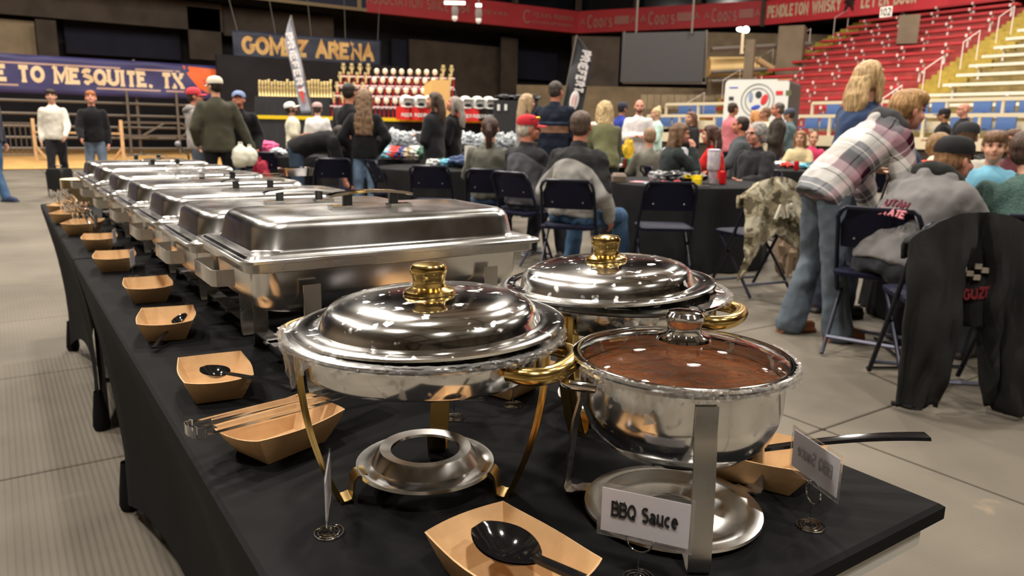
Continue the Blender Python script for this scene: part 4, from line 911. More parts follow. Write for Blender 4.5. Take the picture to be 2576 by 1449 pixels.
        hm.caps(h - d * .02, h + d * .02 * q, .024 * q, .026 * q, 8)
        for u in (-.021, -.007, .007, .021): hm.caps(h + d * .02 * q + side * u * q * .8, h + d * .085 * q + side * u * q, .0135 * q, .0115 * q, 6)
        for u, ln in ((-.026, .052), (-.0085, .064), (.0085, .068), (.025, .060)):
            b0 = h + d * .085 * q + side * u * q; b1 = b0 + (d * .85 + pn * .35) * ln * .5 * q; b2 = b1 + (d * .5 + pn * .75) * ln * .45 * q; hm.chain([b0, b1, b2], [.0098 * q, .009 * q, .0075 * q], 6)
        th = h + d * .03 * q + side * .028 * q; hm.chain([th, th + (d * .6 + side * .6 + pn * .3) * .04 * q, th + (d * 1.2 + side * .6 + pn * .6) * .055 * q], [.013 * q, .011 * q, .0085 * q], 6)
        body.join(remesh(hm, .0055 if near else .008, 1))
    bo = body.build('body', skin(sk), t)
    # face
    for sx in (-1, 1):
        MB().ell(hd(sx * .031, .0835, .012), (.013 * hs, .007 * hs, .006 * hs), HR, 8, 6).build('eye', M_EYE, t)
        MB().chain([hd(sx * .016, .0925, .03), hd(sx * .032, .0915, .034), hd(sx * .05, .08, .028)], [.0035 * hs] * 3, 6).build('eyebrow', hairmat(hair[1], '%d_%d_%d' % hair[1]) if hair[0] != 'grey' else M_EYE, t)
    MB().chain([hd(-.021, .093, -.050), hd(0, .099, -.049), hd(.021, .093, -.050)], [.003 * hs, .0055 * hs, .003 * hs], 6).build('lips', M_LIP, t)
    # ---- trousers
    tm = MB(); torso(tm, P0, P1, l0, l1, [x for x in prof if x[0] < .25] , add=.008)
    fl = flare
    for sx in (-1, 1):
        hip, k, a = K[sx]; am = Vector((a.x, a.y, .06)); tm.chain([hip + Vector((-sx * .005, 0, .01)), hip.lerp(k, .5), k, k.lerp(am, .5), am], [.094 * s * w, .084 * s, .070 * s, .068 * s + fl * .4, .066 * s + fl], 12)
    tm2 = remesh(tm, vox, 3, .009 if near else .006, 9, len(label))
    M_B = botmat or cloth('trouser_' + label, bottom, .85, .16, .5, 12); tm2.build('trousers', M_B, t)
    # ---- shoes
    for sx in (-1, 1):
        hip, k, a = K[sx]; f = Vector((a.x, a.y, 0)); sm = MB(); sm.ell(f + Vector((sx * .01, .075 * s, .045)), (.046 * s, .115 * s, .042)); sm.ell(f + Vector((0, -.01, .055)), (.042 * s, .06 * s, .055)); sm.box(f + Vector((0, .05 * s, .012)), (.085 * s, .26 * s, .024))
        remesh(sm, .012, 2).build('shoe', mat('shoe_' + '%d_%d_%d' % shoes, hexc(*shoes), .55), t)
    # ---- top
    style = top[1]; ad = {'shirt': .022, 'jacket': .026, 'hoodie': .024, 'sweater': .016}[style]
    jm = MB(); lo = -.10 - hem if not sit else -.02; pr = [(lo, .155 * w * s, .108 * s), (-.02, .160 * w * s, .112 * s)] + [x for x in prof if x[0] > 0]; pr[-1] = (1.0, .072 * s, .068 * s)
    torso(jm, P0, P1, l0, l1, pr, add=ad)
    for sx in (-1, 1):
        sh, e, h = J[sx]; cuff = e.lerp(h, .96)
        if short_sleeve: jm.chain([sh, sh.lerp(e, .8)], [.062 * s + ad, .055 * s + ad])
        else: jm.chain([sh, e, cuff], [.056 * s + ad * .75, .046 * s + ad * .9, .034 * s + ad * .5], 12)
    if collar: jm.caps(sp(.96), N1 + RT_(1) @ Vector((0, -.008, .002 * s)), .085 * s, .064 * s + ad * .3, 12)
    if hood: jm.caps(sp(.95) + RT_(.95) @ Vector((-.08 * s, -.06 * s, 0)), sp(.95) + RT_(.95) @ Vector((.08 * s, -.06 * s, 0)), .065 * s, .065 * s); jm.caps(sp(1.0) + RT_(.95) @ Vector((0, -.07 * s, .01)), sp(.86) + RT_(.95) @ Vector((0, -.115 * s, .0)), .07 * s, .05 * s)
    j2 = remesh(jm, vox, 3, .016 if near else .009, 7.5, len(label) * 7)
    jo = j2.build('shirt' if style == 'shirt' else ('sweater' if style == 'sweater' else style), topmat or cloth('top_' + label, top[0], .88, .12, .5, 8), t)
    if hood and hood is not True:
        hm = MB(); B_ = lambda x, y, z: sp(.97) + RT_(.95) @ (Vector((x, y, z)) * s)
        hm.chain([B_(-.10, .03, .01), B_(-.115, -.04, .01), B_(-.07, -.105, .0), B_(0, -.125, -.01), B_(.07, -.105, .0), B_(.115, -.04, .01), B_(.10, .03, .01)], [.03 * s, .045 * s, .05 * s, .055 * s, .05 * s, .045 * s, .03 * s])
        remesh(hm, vox, 3, .004, 9, 3).build('hood', cloth('hood_' + label, hood, .9), t)
    # ---- hair
    hk, hc = hair; HM = hairmat(hc, '%d_%d_%d' % hc)
    if hk != 'bald':
        h = MB(); g = 1.0
        h.ell(hd(0, -.020, .040), (.086 * hs, .096 * hs, .086 * hs), HR); h.ell(hd(0, -.040, .0), (.080 * hs, .072 * hs, .080 * hs), HR)
        if hk in ('mop',): h.ell(hd(0, .02, .075), (.085 * hs, .09 * hs, .055 * hs), HR); h.ell(hd(0, .06, .06), (.07 * hs, .045 * hs, .035 * hs), HR); h.ell(hd(0, -.03, .02), (.092 * hs, .09 * hs, .085 * hs), HR)
        if hk == 'curly': h.ell(hd(0, -.03, .035), (.102 * hs, .108 * hs, .10 * hs), HR); h.ell(hd(0, -.05, -.03), (.095 * hs, .075 * hs, .07 * hs), HR)
        if hk in ('long', 'longcurl', 'bob', 'lob'):
            ln = {'long': .42, 'longcurl': .44, 'bob': .16, 'lob': .26}[hk]; wd = 2.2 if hk == 'longcurl' else 1.0
            RB = RT_(.8); rings = []; lastc = hd(0, -.03, .03)
            down = Vector((0, 0, -1)); bk = HR @ Vector((0, -1, 0))
            for i in range(10):
                f = i / 9; c = hd(0, -.035, .05) + down * (f * (ln + .06)) * s + bk * (.02 + .045 * min(1, f * 2)) * (1 if f < .6 else 1) ; 
                if f > .35: 
                    z = c.z; 
                wx_ = (.082 + .022 * f * wd * 1.2 - .045 * max(0, f - .75) * 3) * s; dy = (.075 - .035 * f) * s; X = HR @ Vector((1, 0, 0)); Y = HR @ Vector((0, 1, 0))
                rings.append([c + X * math.cos(2 * PI * j / 14) * wx_ + Y * math.sin(2 * PI * j / 14) * dy for j in range(14)])
            h.loft(rings)
            for sx in (-1, 1): h.chain([hd(sx * .066, -.0, .06), hd(sx * .086, -.005, -.02), hd(sx * .088, -.01, -.02) + down * .12 * s], [.03 * s, .028 * s, .022 * s], 8)
            h.ell(hd(0, .0, .065), (.083 * hs, .085 * hs, .058 * hs), HR)
        if hk == 'ponytail': h.chain([hd(0, -.10, .045), hd(0, -.135, .01), hd(0, -.13, -.10) , hd(0, -.12, -.24), hd(0, -.11, -.36)], [.028, .03, .032, .026, .012])
        if hk == 'bun': h.ell(hd(0, -.06, .125), (.04, .04, .035), HR)
        h2 = remesh(h, .009 if near else .014, 2, .010 if hk in ('longcurl', 'curly') else .004, 22 if hk in ('curly', 'longcurl') else 18, 5)
        h2.build('hair', HM, t)
    if beard:
        bm = MB(); bm.ell(hd(0, .055, -.07), (.05 * hs, .05 * hs, .045 * hs), HR)
        for sx in (-1, 1): bm.ell(hd(sx * .055, .02, -.035), (.018 * hs, .035 * hs, .04 * hs), HR)
        remesh(bm, .01, 1).build('beard', hairmat(beard, 'b%d' % beard[0]), t)
    if cap:
        cc, bc = cap[0], cap[1]; cm = MB(); up = .035
        prof_c = [(.094, .0), (.096, .02), (.093, .045), (.082, .07), (.06, .088), (.03, .096), (.002, .098)]
        CM = HR.to_4x4() @ Matrix.Scale(hs, 4); CM = Matrix.Translation(hd(0, -.012, up)) @ CM @ Matrix.Rotation(math.radians(cap[2] if len(cap) > 2 else -6), 4, 'X') @ Matrix.Scale(1.09, 4, Vector((0, 1, 0)))
        c_ = MB().lathe(prof_c, n=24).xf(CM).build('cap', mat('cap_%d_%d_%d' % cc, hexc(*cc), .85, bump=.2, bscale=20), t)
        br = MB(); rg = []
        for i in range(7):
            a = math.radians(-62 + 124 * i / 6); r0, r1 = .088, .096 + .075 * math.cos(a) ** .8; x0, y0 = math.sin(a) * r0, math.cos(a) * r0; x1, y1 = math.sin(a) * r0 * .92, math.cos(a) * r1 + (.004)
            dz = -.012 * abs(math.sin(a)) * 1.2; rg.append([(x0, y0, .006 + dz), (x1, y1, -.004 + dz), (x1, y1, -.009 + dz), (x0, y0, .001 + dz)])
        br.loft(rg).xf(CM).build('brim', mat('cap_%d_%d_%d' % bc, hexc(*bc), .85), c_)
        MB().ell((0, 0, .098), (.008, .008, .005)).xf(CM).build('button', mat('cap_%d_%d_%d' % cc, hexc(*cc), .85), c_)
        if len(cap) > 3:
            nmx = cap[3]
            if nmx == 'front': MB().lathe([(.0965, .012), (.0975, .03), (.093, .052), (.083, .072)], n=10, a0=PI / 2 - .7, a1=PI / 2 + .7).xf(CM).build('front_panel', mat('cap_w', hexc(225, 215, 210), .8), c_)
            if nmx == 'sunglasses':
                for sx in (-1, 1): MB().ell((sx * .032, .090, .062), (.026, .012, .018)).xf(CM).build('mirror_lens', mat('yellow_mirror_lens', hexc(235, 215, 30), .08, .9), c_)
                MB().tube([(.06, .07, .062), (.1, .0, .055)], .003, 5).xf(CM).build('temple', M_BPL, c_); MB().tube([(-.06, .07, .062), (-.1, .0, .055)], .003, 5).xf(CM).build('temple', M_BPL, c_)
    if glasses:
        gm = MB()
        for sx in (-1, 1):
            R_ = HR; gm.tube([hd(sx * .032 + .021 * math.cos(2 * PI * i / 14), .099 - .004 * abs(math.cos(2 * PI * i / 14)), .008 + .015 * math.sin(2 * PI * i / 14)) for i in range(14)], .0018, 5, closed=True); gm.tube([hd(sx * .053, .095, .012), hd(sx * .08, .02, .012)], .0015, 5)
        gm.tube([hd(-.011, .1, .01), hd(.011, .1, .01)], .0018, 5); gm.build('glasses', M_BPL, t)
    info = dict(J=J, K=K, HC=HC, HR=HR, sp=sp, RT=RT_, N1=N1, top=jo, t=t, s=s, hd=hd)
    return t, info
def towards(a, b): return math.atan2(b[1] - a[1], b[0] - a[0])
DL = math.atan2(FW.y, FW.x)             # direction away from the camera
def rel(deg): return DL + math.radians(deg)   # 0 = looking away, 180 = facing the camera, 90 = facing left in the picture, -90 = right
def gp(px, d): p = atd(px, 330, d); return (p.x, p.y)
# two tone jacket material: upper part dark above a height, with curved boundary
def twotone(name, up, dn, z0, curve=0.0, band=None):
    m = mat(name, hexc(*dn), .8, spec=.2, bump=.5, bscale=8); nt = m.node_tree; b = nt.nodes['Principled BSDF']
    tc = nt.nodes.new('ShaderNodeTexCoord'); sp = nt.nodes.new('ShaderNodeSeparateXYZ'); nt.links.new(tc.outputs['Object'], sp.inputs[0])
    x2 = nt.nodes.new('ShaderNodeMath'); x2.operation = 'MULTIPLY'; nt.links.new(sp.outputs[0], x2.inputs[0]); nt.links.new(sp.outputs[0], x2.inputs[1])
    mm = nt.nodes.new('ShaderNodeMath'); mm.operation = 'MULTIPLY_ADD'; nt.links.new(x2.outputs[0], mm.inputs[0]); mm.inputs[1].default_value = curve; nt.links.new(sp.outputs[2], mm.inputs[2])
    g = nt.nodes.new('ShaderNodeMath'); g.operation = 'GREATER_THAN'; g.inputs[1].default_value = z0; nt.links.new(mm.outputs[0], g.inputs[0])
    mx = nt.nodes.new('ShaderNodeMixRGB'); mx.inputs[1].default_value = (*hexc(*dn), 1); mx.inputs[2].default_value = (*hexc(*up), 1); nt.links.new(g.outputs[0], mx.inputs[0]); nt.links.new(mx.outputs[0], b.inputs['Base Color'])
    return m
def plaidmat():
    m = mat('plaid_flannel', hexc(150, 140, 142), .92, spec=.1, bump=.4, bscale=8); nt = m.node_tree; b = nt.nodes['Principled BSDF']
    tc = nt.nodes.new('ShaderNodeTexCoord'); mp = nt.nodes.new('ShaderNodeMapping'); mp.inputs['Rotation'].default_value = (math.radians(48), 0, 0); nt.links.new(tc.outputs['Object'], mp.inputs[0])
    sp = nt.nodes.new('ShaderNodeSeparateXYZ'); nt.links.new(mp.outputs[0], sp.inputs[0])
    def bands(o, period, off, cols):
        a = nt.nodes.new('ShaderNodeMath'); a.operation = 'MULTIPLY_ADD'; a.inputs[1].default_value = 1 / period; a.inputs[2].default_value = off; nt.links.new(o, a.inputs[0])
        f = nt.nodes.new('ShaderNodeMath'); f.operation = 'FRACT'; nt.links.new(a.outputs[0], f.inputs[0])
        r = nt.nodes.new('ShaderNodeValToRGB'); r.color_ramp.interpolation = 'CONSTANT'; e = r.color_ramp.elements
        for i, (p, c) in enumerate(cols):
            if i < 2: e[i].position = p; e[i].color = (*hexc(*c), 1)
            else: q = e.new(p); q.color = (*hexc(*c), 1)
        nt.links.new(f.outputs[0], r.inputs[0]); return r.outputs[0]
    W_, G, P_, M_, K_ = (244, 240, 234), (132, 134, 138), (180, 142, 152), (62, 14, 34), (28, 28, 36)
    c1 = bands(sp.outputs[2], .30, .1, [(0, W_), (.2, K_), (.215, W_), (.3, P_), (.5, M_), (.62, K_), (.78, G), (.86, W_), (.88, G)])
    c2 = bands(sp.outputs[1], .26, .3, [(0, W_), (.22, G), (.4, K_), (.42, G), (.55, P_), (.72, M_), (.88, W_), (.9, M_)])
    mx = nt.nodes.new('ShaderNodeMixRGB'); mx.inputs[0].default_value = .5; nt.links.new(c1, mx.inputs[1]); nt.links.new(c2, mx.inputs[2]); nt.links.new(mx.outputs[0], b.inputs['Base Color'])
    return m
def denim(name, rgb): return mat('denim_' + name, hexc(*rgb), .85, spec=.2, nscale=5, namt=.28, bump=.5, bscale=10)
# --- folding chairs -----------------------------------------------------
M_CHF = mat('chair_frame', hexc(26, 28, 44), .35, .3); M_CHS = mat('chair_vinyl', hexc(22, 24, 44), .62, spec=.2); M_CHB2 = mat('chair_brace', hexc(120, 122, 140), .4, .5)
def mkchair(label, x, y, face):
    t = thing('folding_chair', label, 'chair', (x, y, 0), face - PI / 2, 'navy folding chairs around the round tables')
    w = .215
    pts = [(-w, .20, .015), (-w, -.05, .46), (-w + .01, -.17, .74)] + [(-w + .06 - .05 * math.cos(math.radians(a)), -.17 - .035, .74 + .085 * math.sin(math.radians(a))) for a in (20, 50, 80)]
    pts = pts + [(-p[0], p[1], p[2]) for p in reversed(pts)]
    MB().tube(pts, .0125, 8).build('back_frame', M_CHF, t)
    rear = [(-w + .03, .14, .45), (-w + .03, -.26, .015)]
    for sx in (-1, 1): MB().tube([(sx * (w - .02), .16, .46), (sx * (w - .02), -.06, .24), (sx * (w - .02), -.27, .015)], .0115, 8).build('leg', M_CHF, t)
    MB().tube([(-w, .17, .07), (w, .17, .07)], .011, 6).build('front_stretcher', M_CHB2, t); MB().tube([(-w + .02, -.2, .1), (w - .02, -.2, .1)], .011, 6).build('rear_stretcher', M_CHB2, t)
    MB().loft([rrect(.41, .39, .05, .445, 4, (0, .015)), rrect(.42, .40, .055, .455, 4, (0, .015)), rrect(.42, .40, .055, .468, 4, (0, .015)), rrect(.39, .37, .05, .475, 4, (0, .015))]).build('seat', M_CHS, t)
    rings = []
    for i in range(6):
        z = .60 + .215 * i / 5; ww = .185 + (.01 if i < 4 else -.012 * (i - 3)); yy = -.115 - (z - .6) * .38
        rings.append([(-ww, yy + .01, z), (-ww * .5, yy - .012, z), (0, yy - .018, z), (ww * .5, yy - .012, z), (ww, yy + .01, z), (ww * .5, yy + .006, z), (0, yy, z), (-ww * .5, yy + .006, z)])
    MB().loft(rings).build('backrest', M_CHS, t)
    for sx in (-1, 1): MB().ell((sx * .12, -.145, .655), (.007, .004, .007), None, 8, 5).build('rivet', M_CHROME, t)
    return t
CH0 = None
def chair(label, x, y, face):
    global CH0
    if CH0 is None: CH0 = mkchair(label, x, y, face); return CH0
    return dup(CH0, (x, y, 0), face - PI / 2, label)
def back_of(x, y, face, d): return (x - math.cos(face) * d, y - math.sin(face) * d)
# --- round tables ---------------------------------------------------------
def round_table(label, clabel, x, y, r=.76, seed=0):
    t = thing('round_table', label, 'table', (x, y, 0), 0, 'round tables in the arena')
    MB().lathe([(0, .70), (r - .01, .70), (r, .705), (r, .735), (r - .01, .738), (0, .738)], n=48).build('tabletop', M_PLAST, t)
    for a in range(4): c, s_ = math.cos(a * PI / 2 + .7), math.sin(a * PI / 2 + .7); MB().tube([(c * .45, s_ * .45, .70), (c * .45, s_ * .45, .01)], .014, 6).build('leg', M_LEGM, t)
    rings = []; n = 96
    for (rr, z, wv) in [(.02, .7455, 0), (r * .7, .7455, 0), (r - .01, .7455, 0), (r + .006, .738, 0), (r + .012, .70, .004), (r + .01, .55, .02), (r + .015, .3, .035), (r + .03, .012, .05)]:
        rings.append([((rr + wv * math.sin(14 * a + seed + 2 * math.sin(3 * a)) * (.6 + .4 * math.sin(5 * a + seed))) * math.cos(a), (rr + wv * math.sin(14 * a + seed + 2 * math.sin(3 * a)) * (.6 + .4 * math.sin(5 * a + seed))) * math.sin(a), z) for a in [2 * PI * j / n for j in range(n)]])
    o = MB().loft(rings, cap1=False).build('tablecloth', mat('black_cloth', (.013, .013, .014), .85, spec=.2, nscale=3, namt=.2)); o.location = (x, y, 0)
    tag(o, clabel, 'tablecloth', 'black round tablecloths'); return t

def bandmat(name, base, bands):
    m = mat(name, hexc(*base), .85, spec=.2, bump=.4, bscale=8); nt = m.node_tree; b = nt.nodes['Principled BSDF']; tc = nt.nodes.new('ShaderNodeTexCoord'); sp = nt.nodes.new('ShaderNodeSeparateXYZ'); nt.links.new(tc.outputs['Object'], sp.inputs[0]); prev = None
    col = nt.nodes.new('ShaderNodeRGB'); col.outputs[0].default_value = (*hexc(*base), 1); prev = col.outputs[0]
    for (z0, z1, c) in bands:
        g = nt.nodes.new('ShaderNodeMath'); g.operation = 'COMPARE'; g.inputs[1].default_value = (z0 + z1) / 2; g.inputs[2].default_value = (z1 - z0) / 2; nt.links.new(sp.outputs[2], g.inputs[0])
        l = nt.nodes.new('ShaderNodeMath'); l.operation = 'LESS_THAN'; l.inputs[1].default_value = 0; nt.links.new(sp.outputs[1], l.inputs[0]); x = nt.nodes.new('ShaderNodeMath'); x.operation = 'ABSOLUTE'; nt.links.new(sp.outputs[0], x.inputs[0]); x2 = nt.nodes.new('ShaderNodeMath'); x2.operation = 'LESS_THAN'; x2.inputs[1].default_value = .2; nt.links.new(x.outputs[0], x2.inputs[0])
        k = nt.nodes.new('ShaderNodeMath'); k.operation = 'MULTIPLY'; nt.links.new(g.outputs[0], k.inputs[0]); nt.links.new(l.outputs[0], k.inputs[1]); k2 = nt.nodes.new('ShaderNodeMath'); k2.operation = 'MULTIPLY'; nt.links.new(k.outputs[0], k2.inputs[0]); nt.links.new(x2.outputs[0], k2.inputs[1])
        mx = nt.nodes.new('ShaderNodeMixRGB'); nt.links.new(k2.outputs[0], mx.inputs[0]); nt.links.new(prev, mx.inputs[1]); mx.inputs[2].default_value = (*hexc(*c), 1); prev = mx.outputs[0]
    nt.links.new(prev, b.inputs['Base Color']); return m
# ================================================================ background props
def crinkle_at(name, label, cat, px, d, z, s, m, seed, group=None):
    x, y = gp(px, d); return crinkle(name, label, cat, (x, y, z), s, m, seed, group=group)
# arena fence (Y = 31)
FY = 31.0
ft = thing('arena_fence', 'grey metal pipe-rail arena fence under the blue welcome banner', 'fence', (4, FY, 0))
for z in (.25, .62, 1.0, 1.42, 1.85): MB().tube([(-14, 0, z), (11, 0, z)], .05, 6).build('rail', M_STEEL, ft)
for i in range(9): MB().tube([(-13 + i * 2.7, .06, 0), (-13 + i * 2.7, .06, 3.4 if i % 2 else 2.2)], .06, 6).build('post', M_STEEL, ft)
gt = thing('oval_gate', 'grey gate frame with an oval and a slash in front of the fence', 'gate', tuple(aty(392, 388, FY - .4)[:2]) + (0,))
pts = []
for i in range(24):
    a = 2 * PI * i / 24; pts.append((math.copysign(.85, math.cos(a)) + .3 * math.cos(a), 0, .95 + .24 * math.sin(a)))
MB().tube(pts, .045, 6, closed=True).build('oval_frame', M_STEEL, gt); MB().bar((-.4, 0, .72), (.35, 0, 1.18), .12, .06).build('slash', M_STEEL, gt)
for x in (-.8, .85): MB().tube([(x, 0, 0), (x, 0, 2.3)], .05, 6).build('post', M_STEEL, gt)
bt = thing('crowd_barrier', 'steel barrier of thin upright bars at the left edge by the fence', 'barrier', tuple(aty(20, 388, 29)[:2]) + (0,))
MB().tube([(-1.3, 0, .1), (-1.3, 0, 1.1), (.75, 0, 1.1), (.75, 0, .1), (-1.3, 0, .1)], .03, 6).build('frame', M_STEEL, bt)
for i in range(14): MB().tube([(-1.2 + i * .145, 0, .1), (-1.2 + i * .145, 0, 1.1)], .014, 5).build('bar', M_STEEL, bt)
M_WOOD = mat('pine_wood', hexc(196, 160, 118), .7, nscale=6, namt=.15)
wt = thing('wooden_frame', 'pale wooden timber frame standing on the dirt behind the two boys', 'frame', tuple(gp(195, 23)) + (0,))
for sx in (-1, 1):
    p = Vector((sx * 1.32 * RT.x, sx * 1.32 * RT.y, 0)); MB().bar(p, p + FUP * 1.25, .09, .06).build('post', M_WOOD, wt, False)
    MB().bar(p - RT * .35 * sx, p + FUP * .45, .07, .05).build('brace', M_WOOD, wt, False)
MB().bar(Vector((-1.3 * RT.x, -1.3 * RT.y, .85)), Vector((1.3 * RT.x, 1.3 * RT.y, .85)), .08, .06).build('crosspiece', M_WOOD, wt, False)
# welcome banner
M_BAN = mat('blue_banner', hexc(58, 56, 104), .5, nscale=.8, namt=.18, bump=.5, bscale=1.2)
def banner(name, label, x0, x1, z0, z1, Y, m, sag=.04, seed=0, slope=0):
    mb = MB(); nx, nz = 60, 8; cx, cz = (x0 + x1) / 2, (z0 + z1) / 2
    f = lambda x, z: -sag * (1.2 * noise.noise(Vector((x * .9 + seed, z * 1.4 + x * .4, 0))) + .5 * noise.noise(Vector((x * 2.5 + seed, z * 2, 4))))
    for j in range(nz + 1):
        for i in range(nx + 1): x = x0 + (x1 - x0) * i / nx; z = z0 + (z1 - z0) * j / nz; mb.v.append(Vector((x - cx, f(x, z), z - cz + slope * (x - x0))))
    for j in range(nz):
        for i in range(nx): a = j * (nx + 1) + i; mb.f.append((a, a + 1, a + nx + 2, a + nx + 1))
    o = mb.build(name, m, None, True, (cx, Y, cz), solid=.01); tag(o, label, 'banner'); return o, (lambda p: Vector((p[0] - cx, f(p[0], p[2]) - .012, p[2] - cz + slope * (p[0] - x0))))
bn, wf = banner('welcome_banner', 'long blue welcome banner with cream capitals and orange end hung on the arena fence', -9, 8.1, 2.08, 3.34, FY - .15, M_BAN, .08)
a = aty(20, 190, FY); b = aty(457, 212, FY)
put_text('E TO MESQUITE, TX', .56, mat('cream_print', hexc(232, 208, 172), .6), bn, Vector(((aty(-8, 190, FY).x + b.x) / 2, 0, 2.72)), (1, 0, 0), FUP, .26, .17, width=b.x - aty(-8, 190, FY).x, thick=.004, gap=.22, warp=wf)
for (z, x0, x1) in [(3.06, -9, 6.0), (2.34, 3.0, 6.1), (2.34, -9, .9)]:
    mb = MB(); K = 30
    for i in range(K + 1): x = x0 + (x1 - x0) * i / K; mb.v += [wf((x, 0, z - .03)), wf((x, 0, z + .03))]
    for i in range(K): mb.f.append((2 * i, 2 * i + 2, 2 * i + 3, 2 * i + 1))
    mb.build('stripe', mat('stripe_tan', hexc(190, 160, 150), .6), bn, False)
M_ORG = mat('orange_print', hexc(232, 106, 50), .6)
def patch(pg, m, name, off):
    xs = [p[0] for p in pg]; x0, x1 = min(xs), max(xs); N = 24; mb = MB(); rows = []
    for i in range(N + 1):
        x = x0 + .001 + (x1 - x0 - .002) * i / N; zs = []
        for k in range(len(pg)):
            a, b = pg[k], pg[(k + 1) % len(pg)]
            if min(a[0], b[0]) <= x <= max(a[0], b[0]) and a[0] != b[0]: zs.append(a[1] + (b[1] - a[1]) * (x - a[0]) / (b[0] - a[0]))
        rows.append([wf((x, 0, min(zs) + (max(zs) - min(zs)) * j / 6)) - Vector((0, off, 0)) for j in range(7)])
    for r in rows: mb.v += r
    for i in range(N):
        for j in range(6): a = i * 7 + j; mb.f.append((a, a + 7, a + 8, a + 1))
    mb.build(name, m, bn, False)
patch([(6.1, 3.28), (6.3, 2.9), (6.6, 2.5), (7.0, 2.3), (7.3, 2.5), (7.5, 3.2)], M_ORG, 'orange_patch', .004)
patch([(7.0, 2.3), (7.45, 3.15), (8.0, 2.75), (7.6, 2.12)], mat('tan_print', hexc(186, 156, 130), .6), 'tag_patch', .01)

# arena name banner
gb, wf = banner('arena_banner', 'navy arena-name banner with gold capital letters above the trophy display', 8.0, 14.15, 3.63, 4.72, 31.0, mat('navy_banner', hexc(44, 50, 68), .5, nscale=1, namt=.2), .05, 5, .012)
def goldgrad():
    m = mat('gold_letter', hexc(190, 140, 75), .5, nscale=2.2, namt=.3, col2=hexc(226, 186, 120)); return m
x0 = aty(612, 120, 31).x; x1 = aty(938, 130, 31).x
put_text('GOMEZ ARENA', .68, goldgrad(), gb, Vector(((x0 + x1) / 2, 0, 4.2)), (1, 0, 0), FUP, .25, .13, width=x1 - x0, thick=.004, gap=.2, warp=wf)
for i in range(5): MB().tube([wf((8.2 + i * 1.45, 0, 4.7)), wf((8.2 + i * 1.45, 0, 4.7)) + Vector((-.3 + .15 * i, .4, 1.9))], .012, 4).build('rope', M_STEEL, gb)
# american flag on the far wall
fl = thing('american_flag', 'large american flag hanging on the far wall, its colours darkened for shade', 'flag', tuple(aty(1152, 185, 37.3)))
a = aty(1050, 118, 37.3); b = aty(1256, 122, 37.3); c = aty(1152, 250, 37.3); Wd = b.x - a.x; Hd = a.z - c.z; M_FR = mat('flag_red_shaded', hexc(96, 38, 44), .8); M_FW = mat('flag_white_shaded', hexc(132, 116, 98), .8); M_FB = mat('flag_blue_shaded', hexc(36, 38, 56), .8)  # red, white and blue are darkened: the shade is put into the colours
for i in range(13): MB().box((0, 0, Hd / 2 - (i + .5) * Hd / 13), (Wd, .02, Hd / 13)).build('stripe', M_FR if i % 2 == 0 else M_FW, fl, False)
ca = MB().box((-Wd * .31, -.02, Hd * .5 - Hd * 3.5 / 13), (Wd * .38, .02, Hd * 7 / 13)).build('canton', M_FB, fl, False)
for r in range(9):
    for q in range(6 if r % 2 == 0 else 5):
        cx_ = -Wd * .5 + Wd * .03 + (q + (.5 if r % 2 else 0)) * Wd * .062; cz_ = Hd * .5 - Hd * .03 - r * Hd * .056; mb = MB(); vs = []
        for k in range(10): rr = .055 if k % 2 == 0 else .022; t_ = PI / 2 + k * PI / 5; vs.append((cx_ + rr * math.cos(t_), -.034, cz_ + rr * math.sin(t_)))
        mb.add(vs, [tuple(range(10))]).build('star', M_FW, ca, False)
# dark drape between banner and display
struct('wall_chute', MB().box((11.0, 30.6, 2.0), (7.5, .2, 3.5)), M_DARK)
# long counter with yellow edge
def segbox(px0, px1, d, z0, z1, depth, d1=None):
    a = Vector((*gp(px0, d), 0)); b = Vector((*gp(px1, d1 or d), 0)); v = (b - a); c = (a + b) / 2; ang = math.atan2(v.y, v.x); nn = Vector((-v.y, v.x, 0)).normalized(); return c + nn * depth / 2, v.length, ang
M_DRAPE = mat('black_drape', hexc(48, 48, 50), .9, nscale=1.5, namt=.2); M_YTAPE = mat('yellow_tape', hexc(236, 200, 30), .5)
c, L, ang = segbox(620, 1300, 15.2, 0, 1.3, .9)
t = thing('display_counter', 'long black draped counter with a yellow taped edge across the display', 'counter', (c.x, c.y, 0), ang)
mb = MB(); rg = []
for z in (0, .7, 1.33): rg.append([(-L / 2 + L * i / 120, -.45 + .02 * math.sin(i * 1.3) * (1.33 - z), z) for i in range(121)] + [(L / 2, .45, z), (-L / 2, .45, z)])
MB().loft(rg).build('drape', M_DRAPE, t, False)
MB().box((0, -.455, 1.345), (L, .04, .07)).build('yellow_edge', M_YTAPE, t, False); MB().box((0, 0, 1.335), (L, .88, .01)).build('counter_top', M_DRAPE, t, False)
def on(c, ang, x, y): return (c.x + math.cos(ang) * x - math.sin(ang) * y, c.y + math.sin(ang) * x + math.cos(ang) * y)
